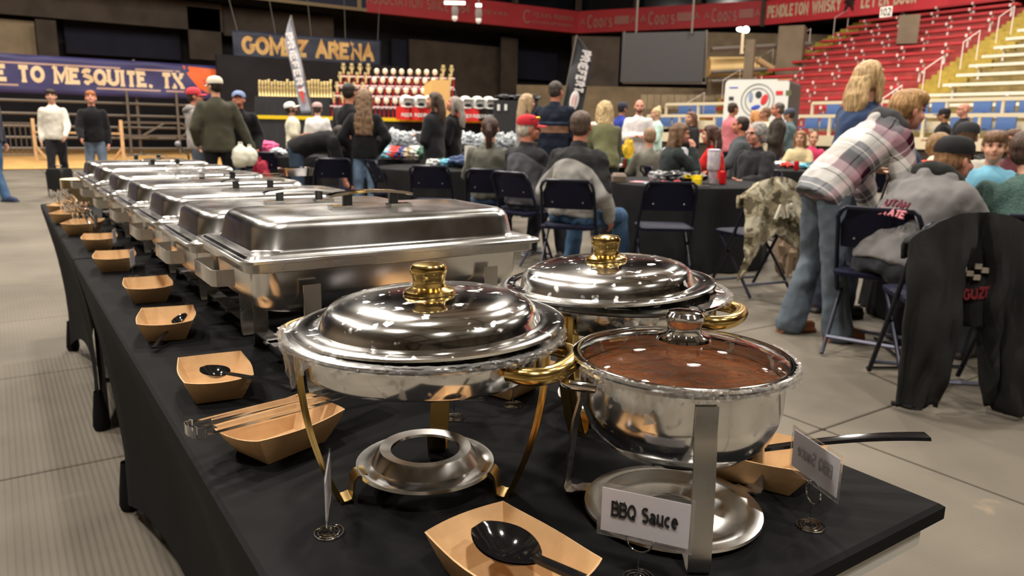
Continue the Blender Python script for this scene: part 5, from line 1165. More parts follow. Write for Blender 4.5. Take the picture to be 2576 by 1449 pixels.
# trophies
M_TRED = mat('trophy_red', hexc(196, 30, 40), .3, .3, coat=.4); M_TGOLD = mat('trophy_gold', (.92, .74, .36), .3, .55); M_TPLATE = mat('trophy_plate', hexc(236, 214, 214), .35); M_TCREAM = mat('trophy_cream', hexc(240, 222, 190), .35, .2)
M_HW = mat('helmet_white', hexc(236, 236, 232), .3); M_HB = mat('helmet_black', (.02, .02, .022), .4)
def trophy(kind, label, loc, rz):
    t = thing('trophy', label, 'trophy', loc, rz, 'red column trophies on the stepped shelf')
    MB().box((0, 0, .02), (.15, .12, .04)).build('base', M_TPLATE, t, False)
    for x in (-.05, .05): MB().lathe([(.016, .04), (.016, .26)], (x, 0, 0), 8).build('column', M_TRED, t)
    MB().box((0, 0, .27), (.15, .12, .03)).build('plate', M_TPLATE, t, False)
    if kind == 'figure':
        MB().lathe([(.02, .285), (.02, .33)], n=8).build('riser', M_TRED, t)
        fm = MB(); fm.chain([(0, 0, .33), (0, 0, .40)], [.018, .026], 8).chain([(0, 0, .40), (.0, .0, .455)], [.026, .012], 8).ell((0, 0, .475), (.02, .02, .024)).chain([(-.03, 0, .43), (-.05, 0, .49)], [.011, .008], 6).chain([(.03, 0, .43), (.05, 0, .49)], [.011, .008], 6).box((0, 0, .54), (.07, .02, .06)); fm.build('gold_figure', M_TGOLD, t)
    else:
        MB().lathe([(.012, .285), (.012, .34)], n=8).build('riser', M_TRED, t)
        hm = MB().ell((0, 0, .40), (.06, .066, .07)); hm.ell((0, -.03, .375), (.045, .045, .04)); hm.build('cream_bull_mask', M_TCREAM, t)
        for x in (-.03, .03): MB().ell((x, -.055, .40), (.012, .01, .012), None, 8, 5).build('eye_hole', M_TRED, t)
    return t
cD, LD, angD = segbox(835, 1138, 17.2, 0, 1, .8)
st = thing('trophy_shelf', 'stepped dark shelf carrying the red and cream trophies', 'shelf', (cD.x, cD.y, 0), angD)
tiers = [(-.55, 1.36), (-.2, 1.60), (.15, 1.84), (.5, 2.06)]
for i, (yy, zz) in enumerate(tiers): MB().box((0, yy, zz / 2), (LD, .34, zz - .002)).build('step', M_DRAPE, st, False)
pt = {}
rowlab = ['front', 'second', 'third', 'top']
for i, (yy, zz) in enumerate(tiers):
    nn_ = 14
    for j in range(nn_):
        x = -LD / 2 + (j + .5) * LD / nn_; kind = 'figure' if (j < 4 or j > 11) else 'mask'
        if i in (0,) and False: continue
        x_, y_ = on(cD, angD, x, yy); lb = {'figure': 'red trophy with gold figure, %s step, %s from the left' % (rowlab[i], ORD[j]), 'mask': 'red trophy with cream head, %s step, %s from the left' % (rowlab[i], ORD[j])}[kind]
        if kind not in pt: pt[kind] = trophy(kind, lb, (x_, y_, zz), angD)
        else: dup(pt[kind], (x_, y_, zz), angD, lb, 'red column trophies on the stepped shelf')
# bull riding helmets in red boxes on the counter
def helmetbox(label, px, d, z, boxm, group):
    x, y = gp(px, d); t = thing('helmet_box', label, 'box', (x, y, z), DL - PI / 2, group)
    MB().box((0, 0, .12), (.36, .24, .24)).build('box', boxm, t, False)
    put_text('RIDER', .07, M_HW, t, (0.03, -.121, .09), (1, 0, 0), FUP, .2, width=.2, thick=.003)
    h = thing('helmet', label.replace('box', 'helmet').replace('under', 'over'), 'helmet', (x, y, z + .24), DL - PI / 2 + .5, 'white helmets on the counter boxes')
    MB().lathe([(.10, 0.02), (.125, .06), (.13, .11), (.115, .17), (.075, .215), (.03, .23), (.001, .232)], n=20).build('shell', M_HW, h)
    MB().loft([[(-.09, -.10, .10), (.09, -.10, .10), (.11, -.20, .17), (-.11, -.20, .17)], [(-.09, -.08, .12), (.09, -.08, .12), (.11, -.19, .185), (-.11, -.19, .185)]]).build('visor', M_HW, h, False)
    MB().ell((0, -.10, .06), (.07, .04, .035)).build('face_opening', M_HB, h); MB().tube([(-.1, -.03, .02), (-.06, -.14, .0), (.06, -.14, .0), (.1, -.03, .02)], .016, 6).build('chin_guard', M_HW, h)
M_BOXR = mat('red_box', hexc(232, 44, 40), .5); M_BOXK = mat('black_box', hexc(24, 22, 24), .6)
for px, w in [(1022, 'first'), (1055, 'second'), (1080, 'third'), (1170, 'fourth'), (1200, 'fifth')]: helmetbox('red box under a white helmet on the counter, %s from the left' % w, px, 15.0, 1.345, M_BOXR, 'red helmet boxes')
helmetbox('black box under a white helmet at the end of the counter row', 1228, 15.0, 1.345, M_BOXK, 'red helmet boxes')
# cardboard podium
x, y = gp(1100, 16.3); t = thing('cardboard_box', 'tall folded tan cardboard box standing among the trophies', 'box', (x, y, 1.34), DL - PI / 2)
MB().box((.08, 0, .42), (.36, .3, .84)).build('front_panel', mat('tan_cardboard', hexc(222, 178, 110), .8), t, False); MB().loft([[(-.1, -.15, 0), (-.28, 0, 0), (-.28, .02, 0), (-.1, .15, 0)], [(-.1, -.15, .84), (-.28, 0, .72), (-.28, .02, .72), (-.1, .15, .84)]]).build('side_panel', mat('tan_cardboard2', hexc(236, 188, 112), .8), t, False)
# gold cups on black stand
c, L, ang = segbox(645, 832, 17.5, 0, 1.9, .7)
t = thing('draped_stand', 'black draped stand carrying the row of gold trophies', 'stand', (c.x, c.y, 0), ang)
mb = MB(); rg = [[(-L / 2 - .06 + L * i / 40 * 1.04, -.38 + .02 * math.sin(i * 1.7), z) for i in range(41)] + [(L / 2, .35, z), (-L / 2, .35, z)] for z in (0, .8)] + [[(-L / 2 + L * i / 40, -.35, 1.83) for i in range(41)] + [(L / 2, .35, 1.83), (-L / 2, .35, 1.83)]]
MB().loft(rg).build('drape', M_DRAPE, t, False)
cup0 = None
for j in range(24):
    x_, y_ = on(c, ang, -L / 2 + (j + .5) * L / 24, -.1); lb = 'gold cup trophy on the black draped stand, %s from the left' % ORD[j]
    if cup0 is None:
        cup0 = thing('gold_cup', lb, 'trophy', (x_, y_, 1.83), ang, 'gold cups on the black stand')
        MB().lathe([(.034, 0), (.034, .02), (.026, .03), (.028, .18), (.034, .2), (.03, .22), (.0, .22)], n=10).build('cup', M_TGOLD, cup0); fm = MB().chain([(0, 0, .21), (0, 0, .30)], [.022, .028], 6).ell((0, 0, .345), (.02, .02, .024)).chain([(.02, 0, .29), (.032, 0, .36)], [.010, .008], 5); fm.build('figure', M_TGOLD, cup0)
    else: q = dup(cup0, (x_, y_, 1.83), ang, lb); q.scale = (1, 1, random.uniform(.9, 1.12))
# feather flags
def feather(label, pb, ptop, d, width, col, m2, seed, panelcol, flip=1, rows=()):
    a = atd(pb[0], pb[1], d); b = atd(ptop[0], ptop[1], d); t = thing('feather_flag', label, 'flag', (a.x, a.y, 0)); v = b - a; L = v.length; u = v.normalized(); r = RT - u * RT.dot(u); r.normalize(); o = Vector((a.x, a.y, 0)); rings = []
    for i in range(25):
        f = i / 24; w = width * (1 if f < .68 else max(.03, 1 - ((f - .68) / .32) ** 2.0)); c = a - o + u * L * f
        e = width / 2 * flip
        l_ = c + r * (-e); rr_ = c + r * (-e + flip * w); n_ = FW * (.02 * math.sin(f * 9)); rings.append([l_ + n_, (l_ + rr_) / 2 + n_ * 2, rr_ - n_])
    mb = MB().loft(rings, closed=False, cap0=False, cap1=False); f_ = mb.build('fabric', mat(label[:16], hexc(*col), .7, nscale=1.2, namt=.1), t, solid=.006)
    MB().tube([Vector((0, 0, 0)), a - o - r * (width / 2 * flip), b - o - r * (width / 2 * flip) + u * .02], .018, 6).build('pole', M_STEEL, t)
    nb = -FW * .05
    # printed strip and blocks of vertical writing
    s0, s1 = a - o + u * L * .12, a - o + u * L * .80
    return t, f_, a - o, u, r, L, nb
t, f_, a0, u, r, L, nb = feather('pale grey feather flag with vertical print leaning left in front of the arena banner', (772, 284), (718, 44), 15.8, .23, (168, 172, 184), None, 1, None, flip=-1)
M_PW = mat('print_white', hexc(236, 230, 230), .6); M_PR = mat('print_red', hexc(214, 84, 74), .6)
dn = -u
put_text('PRIEFERT', .15, M_PW, t, a0 + u * L * .52 + nb, dn, r, .24, 0, width=L * .62, thick=.008)
mb = MB(); cc = a0 + u * L * .17 + nb; mb.add([cc - r * .07 + u * .14, cc - u * .16, cc + r * .07 + u * .14, cc + u * .2], [(0, 1, 2, 3)]); mb.build('arrow_print', M_PR, t, False)
t, f_, a0, u, r, L, nb = feather('dark grey feather flag with white vertical print and red oval emblem', (1436, 292), (1476, 97), 12.8, .33, (62, 64, 68), None, 2, None, flip=1)
put_text('PRIEFERT', .17, M_PW, t, a0 + u * L * .58 + nb + r * .03, dn if False else -u, r, .26, 0, width=L * .52, thick=.008)
MB().ell((0, 0, 0), (.075, .012, .17)).xf(Matrix.Translation(a0 + u * L * .20 + nb) @ Matrix((r, -FW, u)).transposed().to_4x4()).build('oval_emblem', M_PW, t)
MB().ell((0, 0, 0), (.055, .014, .14)).xf(Matrix.Translation(a0 + u * L * .20 + nb) @ Matrix((r, -FW, u)).transposed().to_4x4()).build('oval_red', M_PR, t)
MB().box((0, 0, 0), (.03, .03, .2)).xf(Matrix.Translation(a0 + u * L * .20 + nb * 1.2) @ Matrix((r, -FW, u)).transposed().to_4x4()).build('emblem_bar', M_PW, t, False)
# black merchandise stand
c, L, ang = segbox(1240, 1352, 14.2, 0, 1.7, .5)
t = thing('merchandise_stand', 'black fabric stand with small white tags right of the helmet boxes', 'stand', (c.x, c.y, 0), ang); MB().loft([rrect(L, .5, .05, 0), rrect(L, .5, .05, 1.72)]).build('cover', M_DRAPE, t)
for x in (-L * .38, -L * .22, L * .12): MB().box((x, -.26, 1.6 + x * .03), (.05, .01, .11)).build('tag', M_HW, t, False)
for i, x in enumerate((-.2, .1, .3)): q = on(c, ang, x, 0); crinkle('black_bag', 'black bag lying on top of the merchandise stand, %s from the left' % ORD[i], 'bag', (q[0], q[1], 1.72), (.2, .14, .06), mat('bag_black', hexc(50, 50, 54), .5), i * 3 + 1, group='bags on the merchandise stand')
# white trailer with round logo
c, L, ang = segbox(1816, 1975, 20.0, 0, 2.6, 1.6, 19.2)
t = thing('display_trailer', 'white rounded display trailer with a round logo in front of the red bleachers', 'trailer', (c.x, c.y, 0), ang); zt = 1.2 + (336 - 206) / 96.5
M_TW = mat('trailer_white', hexc(236, 238, 232), .35)
def vr(w, z0, z1, r, y, n=6): return [(p[0], y, p[1] + (z0 + z1) / 2) for p in rrect(w, z1 - z0, r, 0, n)]
MB().loft([vr(L, .45, zt, .12, -.8), vr(L, .45, zt, .12, -.78)]).build('side_panel', M_TW, t, False); MB().loft([vr(L - .01, .46, zt - .01, .12, -.775), vr(L - .01, .46, zt - .01, .12, .8)]).build('trailer_body', mat('trailer_dark', hexc(52, 54, 54), .5), t)
for sx in (-1, 1): MB().lathe([(.02, -.09), (.26, -.09), (.28, -.05), (.28, .05), (.26, .09), (.02, .09)], n=20).xf(Matrix.Translation((sx * .5, -.6, .29)) @ Matrix.Rotation(PI / 2, 4, 'X')).build('wheel', mat('tire', (.02, .02, .02), .8), t)
lg = Vector((.05, -.812, 1.2 + 80 / 96)); M_INK2 = mat('logo_ink', hexc(60, 62, 66), .6); M_LB = mat('logo_blue', hexc(70, 90, 200), .6); M_LR = mat('logo_red', hexc(222, 60, 66), .6)
for R_ in (.30, .40): MB().tube([lg + Vector((R_ * math.cos(2 * PI * i / 40), 0, R_ * math.sin(2 * PI * i / 40))) for i in range(40)], .008, 4, closed=True).build('logo_ring', M_INK2, t)
MB().ell(lg + Vector((.17, 0, .02)), (.08, .008, .14), Matrix.Rotation(.35, 3, 'Y')).build('logo_red_shape', M_LR, t); MB().ell(lg + Vector((-.03, 0, -.17)), (.12, .008, .055), Matrix.Rotation(-.3, 3, 'Y')).build('logo_blue_shape', M_LB, t)
MB().ell(lg + Vector((-.17, 0, .08)), (.05, .006, .13)).build('logo_rider', mat('logo_pale', hexc(150, 165, 200), .6), t); MB().ell(lg + Vector((.02, 0, .14)), (.08, .006, .09)).build('logo_horse', M_INK2, t)
for (x, z, w, h, m) in [(-.62, .32, .22, .025, M_LB), (-.66, .05, .12, .09, M_INK2), (-.62, -.08, .2, .02, M_INK2), (.62, .5, .34, .03, mat('logo_orange', hexc(224, 140, 100), .6)), (.52, .18, .17, .10, M_LR), (.74, .18, .13, .12, mat('logo_green', hexc(100, 110, 70), .6)), (.6, -.3, .3, .05, M_INK2)]: MB().box(lg + Vector((x, 0, z)), (w, .004, h)).build('print_block', m, t, False)
# microphone boom stand
x, y = gp(470, 9.6); t = thing('boom_stand', 'black boom arm with round microphone left of the jacketed man', 'stand', (x, y, 0))
MB().tube([(0, 0, 0), (0, 0, .8)], .012, 6).build('pole', M_BPL, t); q = atd(447, 362, 9.6); q = q - Vector((x, y, 0)); MB().tube([(0, 0, .8), q], .012, 6).build('boom', M_BPL, t); MB().ell(q, (.035, .035, .035)).build('microphone', mat('mic_grey', hexc(150, 150, 160), .5), t)
# ================================================================ tables
T1 = gp(1733, 7.2); round_table('round table in the middle with drinks and bags on it', 'black cloth on the middle round table with the tall floral cup', T1[0], T1[1])
T2 = gp(1110, 9.0); round_table('round table behind the ponytailed woman', 'black cloth on the round table left of the ponytailed woman', T2[0], T2[1], seed=1)
T3_ = gp(1600, 10.7); round_table('round table behind the man in the grey and black jacket', 'black cloth on the round table in front of the bald man', T3_[0], T3_[1], seed=2)
T4 = gp(2010, 10.5); round_table('round table behind the grey-haired woman', 'black cloth on the round table behind the grey-haired woman', T4[0], T4[1], seed=3)
T5 = gp(2570, 4.95); round_table('round table at the right edge in front of the capped youth', 'black cloth on the round table at the right edge', T5[0], T5[1], seed=4)
T6 = gp(690, 11.8); round_table('round table under the pink shirt beside the blue-capped man', 'black cloth on the round table with the pink shirt', T6[0], T6[1], seed=5)
T7 = gp(930, 11.5); round_table('round table heaped with clothes behind the curly-haired woman', 'black cloth on the table heaped with clothes', T7[0], T7[1], seed=6)
T8 = gp(2450, 8.7); round_table('round table behind the plaid-shirted boy', 'black cloth on the round table behind the plaid-shirted boy', T8[0], T8[1], seed=7)
# ================================================================ persons
PE = {}
def H(key, label, px, d, deg, **k):
    t, i = human(label, gp(px, d), rel(deg), **k); PE[key] = i; i['label'] = label; return i
J_BLK, J_NAVY = (26, 26, 29), (28, 34, 48)
H('b1', 'teenage person in a cream long-sleeved shirt and black jeans walking on the dirt', 138, 13.6, 203, s=.985, legs='stride', top=((226, 220, 206), 'sweater'), bottom=(34, 34, 38), hair=('mop', (58, 42, 36)), arms=('swing', 'down'), head=(0, -4))
H('b2', 'red-haired teenage person in a black jacket and blue jeans looking down', 236, 13.2, 206, s=.965, legs='std', top=(J_BLK, 'jacket'), bottom=(104, 118, 136), hair=('mop', (176, 108, 62)), arms=('down', 'swing'), head=(0, -18), sk='pink')
H('l', 'person in blue jeans walking out of the left edge of the picture', -28, 11.3, -95, s=1.0, legs='stride', top=((40, 44, 56), 'jacket'), bottom=(74, 98, 128), shoes=(52, 62, 92), botmat=denim('left', (66, 92, 124)))
H('hood', 'person in a grey hoodie and red and white cap beside the olive jacket', 494, 10.9, -62, s=.955, top=((158, 152, 148), 'hoodie'), hood=(120, 116, 114), bottom=(86, 94, 106), hair=('short', (60, 50, 44)), cap=((205, 60, 70), (205, 60, 70), -4), arms=('relax', 'fold'), head=(-10, -6), sk='ruddy')
H('olive', 'tall person in a dark olive jacket and cream cap holding a white jug', 548, 10.0, 22, s=1.02, top=((70, 68, 56), 'jacket'), hem=.10, bottom=(24, 24, 26), hair=('short', (40, 34, 30)), cap=((222, 214, 196), (222, 214, 196), -8), arms=('relax', ((.12, .02, -.27), (.12, .02, -.27))), wide=1.12, head=(40, -4))
H('blue', 'person in a blue cap and black jacket reaching for the pink shirt', 607, 11.0, -165, s=.95, lean=16, top=(J_BLK, 'jacket'), bottom=(78, 90, 108), hair=('short', (70, 60, 52)), cap=((128, 146, 184), (128, 146, 184), -8), arms=('relax', 'reach'), head=(0, -25), sk='ruddy', wide=1.1)
H('wc', 'seated-looking person in a white cap and cream shirt behind the black bent-over back', 737, 13.6, -78, s=.90, top=((226, 222, 198), 'shirt'), short_sleeve=True, bottom=(40, 40, 44), hair=('short', (40, 34, 30)), cap=((238, 238, 236), (238, 238, 236)), arms=('fold', 'fold'), head=(0, -20), beard=(40, 32, 30), sk='tan')
H('pk', 'person in a white t-shirt and faded pink cap seen from behind', 800, 14.2, 8, s=.91, top=((226, 224, 222), 'shirt'), short_sleeve=True, bottom=(60, 60, 66), hair=('short', (60, 50, 46)), cap=((190, 160, 158), (190, 160, 158)), arms=('fold', 'fold'))
H('bend', 'person in a black shirt and jeans bent far over a chair', 742, 9.2, -72, s=.98, lean=98, bend=62, top=((24, 24, 26), 'shirt'), bottom=(66, 80, 98), hair=('short', (50, 42, 38)), arms=('hang', 'hang'), head=(0, -20), short_sleeve=True, sk='pink', botmat=denim('bend', (60, 74, 92)))
H('blk', 'person with short dark hair in a black shirt standing behind the curly-haired one', 880, 9.75, -20, s=.985, top=((30, 32, 36), 'shirt'), bottom=(44, 54, 72), hair=('short', (46, 38, 34)), arms=('fold', 'fold'), sk='ruddy')
H('curl', 'person with long curly light brown hair, black jacket and light blue jeans from behind', 917, 9.3, 6, s=.93, fem=True, top=(J_BLK, 'jacket'), bottom=(112, 132, 156), hair=('longcurl', (132, 106, 82)), arms=('pocket', 'pocket'), flare=.035, botmat=denim('curl', (104, 126, 152)), head=(0, -8))
H('prof', 'person with straight dark brown hair and black cardigan facing left', 1092, 10.0, 66, s=.935, fem=True, top=((38, 38, 42), 'jacket'), hem=.16, bottom=(28, 28, 32), hair=('lob', (74, 58, 48)), arms=('fold', 'fold'), head=(18, -12))
H('gw', 'grey-haired person in black looking down behind the dark-haired one', 1138, 10.5, 82, s=.92, fem=True, top=((24, 24, 27), 'jacket'), hem=.1, bottom=(26, 26, 30), hair=('lob', (150, 142, 134)), arms=('fold', 'fold'), head=(0, -26), sk='ruddy')
H('pony', 'seated person with a brown ponytail and grey-green fleece from behind', 1232, 7.4, -4, s=.94, pose='sit', fem=True, wide=1.14, lean=6, top=((98, 98, 90), 'sweater'), bottom=(78, 100, 130), hair=('ponytail', (70, 52, 46)), arms=('table', 'table'), near=True, head=(0, -14))
H('bg', 'blond long-haired girl in grey standing behind the red cap', 1322, 10.6, -62, s=.955, fem=True, top=((142, 132, 126), 'sweater'), bottom=(60, 60, 70), hair=('long', (178, 152, 118)), arms=('fold', 'fold'))
H('nav', 'broad person in a navy jacket with a tan band across the back', 1394, 9.5, -22, s=1.02, top=(J_NAVY, 'jacket'), bottom=(30, 34, 44), hair=('short', (72, 64, 60)), arms=('fold', 'fold'), wide=1.14, sk='ruddy', near=True, head=(-14, 0), topmat=bandmat('navy_jacket', (28, 34, 48), [(1.17, 1.25, (140, 104, 84)), (1.28, 1.30, (66, 80, 104))]))
H('red', 'elderly seated person in a red cap with yellow sunglasses on it', 1322, 6.95, -38, s=.95, pose='sit', lean=4, top=((92, 92, 98), 'jacket'), bottom=(50, 54, 64), hair=('short', (214, 204, 188)), cap=((186, 34, 46), (186, 34, 46), -2, 'sunglasses'), arms=('table', 'table'), head=(-38, -2), sk='ruddy', near=True, topmat=twotone('grey_black_jacket', (44, 44, 48), (92, 92, 98), 1.0, 2.5), shoes=(150, 150, 150))
H('gb', 'seated person with cropped brown hair in a grey and black jacket', 1450, 6.05, -36, s=1.0, pose='sit', wide=1.16, lean=8, belly=.02, top=((150, 148, 144), 'jacket'), hem=.06, bottom=(74, 100, 132), hair=('short', (92, 76, 66)), arms=('relax', 'relax'), head=(14, -4), sk='ruddy', near=True, legs='wide', topmat=twotone('grey_black_jacket2', (42, 42, 44), (166, 164, 160), .985, 2.2), botmat=denim('gb', (70, 98, 130)))
H('ol', 'person with long curly blonde hair in an olive top leaning over a table', 1528, 8.6, 2, s=.90, fem=True, lean=26, top=((104, 104, 74), 'sweater'), hem=.05, bottom=(50, 52, 60), hair=('longcurl', (200, 174, 128)), arms=('hang', 'hang'))
H('wh', 'seated white-haired person half hidden by the cropped-haired one', 1492, 10.6, 150, s=.94, pose='sit', top=((110, 100, 96), 'shirt'), bottom=(50, 50, 60), hair=('short', (226, 216, 206)), arms=('table', 'table'))
H('bj', 'person in a bright blue jacket and dark cap at the far tables', 1562, 15.2, -60, s=1.0, top=((48, 64, 150), 'jacket'), bottom=(40, 44, 60), hair=('short', (40, 36, 36)), cap=((46, 50, 66), (46, 50, 66)), arms=('fold', 'down'), sk='tan')
H('bald', 'bald bearded person in a white jacket with folded hands', 1605, 13.1, 176, s=.985, top=((226, 222, 222), 'jacket'), bottom=(44, 46, 58), hair=('bald', (90, 70, 60)), beard=(96, 70, 60), arms=('cross', 'cross'), sk='pink', wide=1.12)
H('mint', 'person with a blond bun and pale mint shirt facing left', 1650, 15.2, 96, s=.95, fem=True, top=((196, 226, 216), 'shirt'), bottom=(60, 60, 70), hair=('bun', (206, 182, 140)), arms=('fold', 'fold'))
H('boy', 'child with short light brown hair seen from behind at the table', 1634, 9.35, 10, s=.84, pose='sit', top=((120, 118, 108), 'sweater'), bottom=(60, 60, 60), hair=('short', (150, 122, 96)), arms=('table', 'table'))
H('long', 'seated girl with very long brown hair resting her cheek on her hand', 1680, 8.5, -80, s=.92, pose='sit', fem=True, lean=14, top=((52, 58, 58), 'jacket'), bottom=(50, 52, 60), hair=('long', (116, 88, 66)), arms=('table', 'chin'), head=(-6, 6), near=True, sk='pink', seat=.47)
H('fg', 'far person with long brown hair and black leather jacket', 1738, 13.6, 120, s=.885, fem=True, top=((40, 40, 42), 'jacket'), bottom=(40, 40, 46), hair=('long', (112, 82, 66)), arms=('fold', 'fold'))
H('rg', 'seated person with dark hair in a bright red top', 1808, 9.2, 60, s=.92, pose='sit', fem=True, lean=10, top=((206, 40, 36), 'sweater'), bottom=(40, 44, 56), hair=('lob', (76, 50, 42)), arms=('table', 'table'), near=True)
H('dm', 'seated person with short dark hair in a slate grey top facing left', 1862, 10.0, 70, s=1.02, pose='sit', top=((78, 82, 86), 'jacket'), bottom=(50, 50, 60), hair=('short', (56, 44, 40)), arms=('table', 'table'), sk='ruddy', seat=.5)
H('pinkm', 'person in a salmon pink shirt before the white trailer', 1838, 14.1, -70, s=1.0, top=((206, 120, 128), 'shirt'), bottom=(46, 50, 62), hair=('short', (62, 44, 36)), arms=('fold', 'fold'), sk='tan')
H('ging', 'person with long ginger hair before the white trailer', 1898, 14.6, 30, s=.93, fem=True, top=((210, 200, 190), 'sweater'), bottom=(50, 50, 56), hair=('lob', (196, 140, 84)), arms=('fold', 'fold'))
H('crm', 'person in a cream top holding a phone up before the white trailer', 1924, 13.8, 80, s=.95, fem=True, top=((236, 226, 196), 'sweater'), bottom=(60, 56, 52), hair=('short', (120, 92, 66)), arms=('phone', 'phone'), sk='tan')
H('vest', 'person in a dark brown vest and grey sleeves facing left', 1955, 12.9, 78, s=.98, top=((58, 52, 46), 'jacket'), hem=.05, bottom=(50, 50, 56), hair=('short', (92, 84, 78)), arms=('fold', 'fold'), sk='ruddy')
H('teal', 'person in a teal grey shirt and dark cap right of the trailer', 1984, 15.4, 60, s=.97, top=((96, 116, 120), 'shirt'), bottom=(40, 40, 46), hair=('short', (60, 50, 46)), cap=((66, 72, 88), (66, 72, 88)), arms=('fold', 'fold'), sk='tan')
H('old', 'seated elderly person with curly grey hair, glasses and a black jacket', 1903, 7.9, 122, s=.93, pose='sit', fem=True, wide=1.2, belly=.03, top=((44, 44, 47), 'jacket'), bottom=(50, 50, 56), hair=('curly', (158, 154, 150)), arms=('table', 'relax'), head=(-6, 0), glasses=True, near=True, sk='pink')
H('plaid', 'young person in a burgundy and grey plaid flannel shirt bending over the table', 2092, 4.42, -78, s=.965, lean=66, bend=34, top=((150, 140, 142), 'shirt'), hem=.06, hood=(62, 62, 64), topmat=plaidmat(), bottom=(84, 100, 118), hair=('mop', (172, 132, 86)), arms=('hang', 'hang'), head=(-4, 6), near=True, legs='slight', flare=.025, sk='pink', shoes=(150, 92, 56), botmat=denim('plaid', (94, 104, 114)))
H('blo', 'standing person with shoulder-length straight blonde hair and a denim blue top', 2142, 5.0, -62, s=.965, fem=True, lean=14, top=((56, 72, 104), 'shirt'), bottom=(50, 54, 66), hair=('bob', (196, 164, 118)), arms=('reach', 'reach'), head=(-2, -22), near=True)
H('cap', 'seated youth in a black cap and grey jacket leaning onto the table', 2280, 4.0, -66, s=1.0, pose='sit', lean=58, bend=20, wide=1.12, top=((124, 122, 122), 'jacket'), hem=.02, bottom=(52, 54, 60), hair=('short', (150, 112, 80)), cap=((22, 22, 24), (30, 30, 32), -2), arms=('table', 'table'), head=(-10, 2), near=True, sk='pink', hood=(40, 42, 40))
H('crh', 'seated child in a cream hoodie with an orange stripe behind the black cap', 2350, 5.75, -40, s=.88, pose='sit', lean=24, top=((224, 214, 196), 'hoodie'), hood=(226, 216, 200), bottom=(60, 60, 70), hair=('mop', (140, 108, 70)), arms=('table', 'table'), near=True)
H('lb', 'child in a light blue top half hidden by the youth in the black cap', 2508, 5.95, 150, s=.82, pose='sit', top=((120, 180, 206), 'sweater'), bottom=(50, 50, 60), hair=('mop', (120, 90, 66)), arms=('table', 'table'), child=1.1)
H('wcap', 'seated person in a black and white cap behind the youth in the black cap', 2434, 6.5, -30, s=.97, pose='sit', lean=12, top=((206, 200, 186), 'sweater'), bottom=(50, 50, 60), hair=('short', (90, 66, 50)), cap=((40, 40, 44), (216, 210, 210), -4), arms=('table', 'table'), near=True)
H('grn', 'person in a green knitted sweater cut off by the right edge', 2640, 3.95, -20, s=.96, pose='sit', lean=30, wide=1.2, top=((74, 98, 92), 'sweater'), bottom=(120, 140, 170), hair=('short', (90, 70, 60)), arms=('table', 'table'), near=True, topmat=mat('green_knit', hexc(74, 100, 94), .95, bump=1.0, bscale=90, nscale=90, namt=.25), head=(-60, -10))
H('rb', 'bald bespectacled person in a black jacket facing left before the white bleachers', 2420, 13.2, 82, s=1.02, top=((34, 34, 38), 'jacket'), bottom=(50, 50, 60), hair=('bald', (90, 70, 60)), arms=('fold', 'fold'), glasses=True, sk='pink')
H('rc', 'person in a black cap and black jacket before the blue seats', 2372, 14.2, 60, s=.98, top=((34, 34, 36), 'jacket'), bottom=(40, 40, 46), hair=('short', (60, 48, 42)), cap=((30, 30, 34), (30, 30, 34)), arms=('fold', 'fold'), sk='tan')
H('mar', 'person in a maroon top at the table by the right edge', 2590, 7.3, 110, s=.95, pose='sit', lean=20, top=((92, 50, 54), 'sweater'), bottom=(50, 50, 60), hair=('lob', (90, 60, 44)), arms=('table', 'table'), sk='tan')
for (px, d, deg, tcol, hc, hk, lb) in [(2015, 11.8, 150, (206, 190, 150), (150, 110, 76), 'lob', 'small seated figure in pale yellow behind the plaid shirt'), (2048, 12.4, 170, (210, 70, 110), (120, 84, 60), 'short', 'small seated figure in pink behind the plaid shirt'), (1700, 11.6, 160, (190, 190, 196), (90, 70, 60), 'short', 'seated figure in pale grey behind the long-haired girl'), (1400, 11.9, 175, (40, 44, 54), (80, 60, 50), 'short', 'seated figure in dark blue behind the red cap')]:
    H(lb, lb, px, d, deg, s=.86, pose='sit', top=(tcol, 'sweater'), hair=(hk, hc), arms=('table', 'table'))
# details carried on clothes: child meshes following the garment
i = PE['cap']; c = i['sp'](.40); R_ = i['RT'](.35); q = c + R_ @ Vector((.06, -.185, .0))
MP = mat('pink_print', hexc(206, 130, 140), .8); MP2 = mat('maroon_print', hexc(110, 40, 56), .8)
put_text('UTAH', .045, MP2, i['t'], q + R_ @ Vector((0, -.012, .03)), R_ @ Vector((1, .1, 0)), R_ @ Vector((0, 0, 1)), .2, width=.13, thick=.012); put_text('STATE', .045, MP, i['t'], q + R_ @ Vector((0, -.012, -.025)), R_ @ Vector((1, .1, 0)), R_ @ Vector((0, 0, 1)), .2, width=.15, thick=.012)
i = PE['crh']; MB().chain([i['sp'](.97) + i['RT'](.9) @ Vector((.10, -.05, .03)), i['sp'](.9) + i['RT'](.9) @ Vector((.05, -.14, .03)), i['sp'](.9) + i['RT'](.9) @ Vector((-.05, -.14, .03))], [.03, .035, .03]).build('orange_lining', mat('orange_red', hexc(226, 74, 40), .8), i['t'])
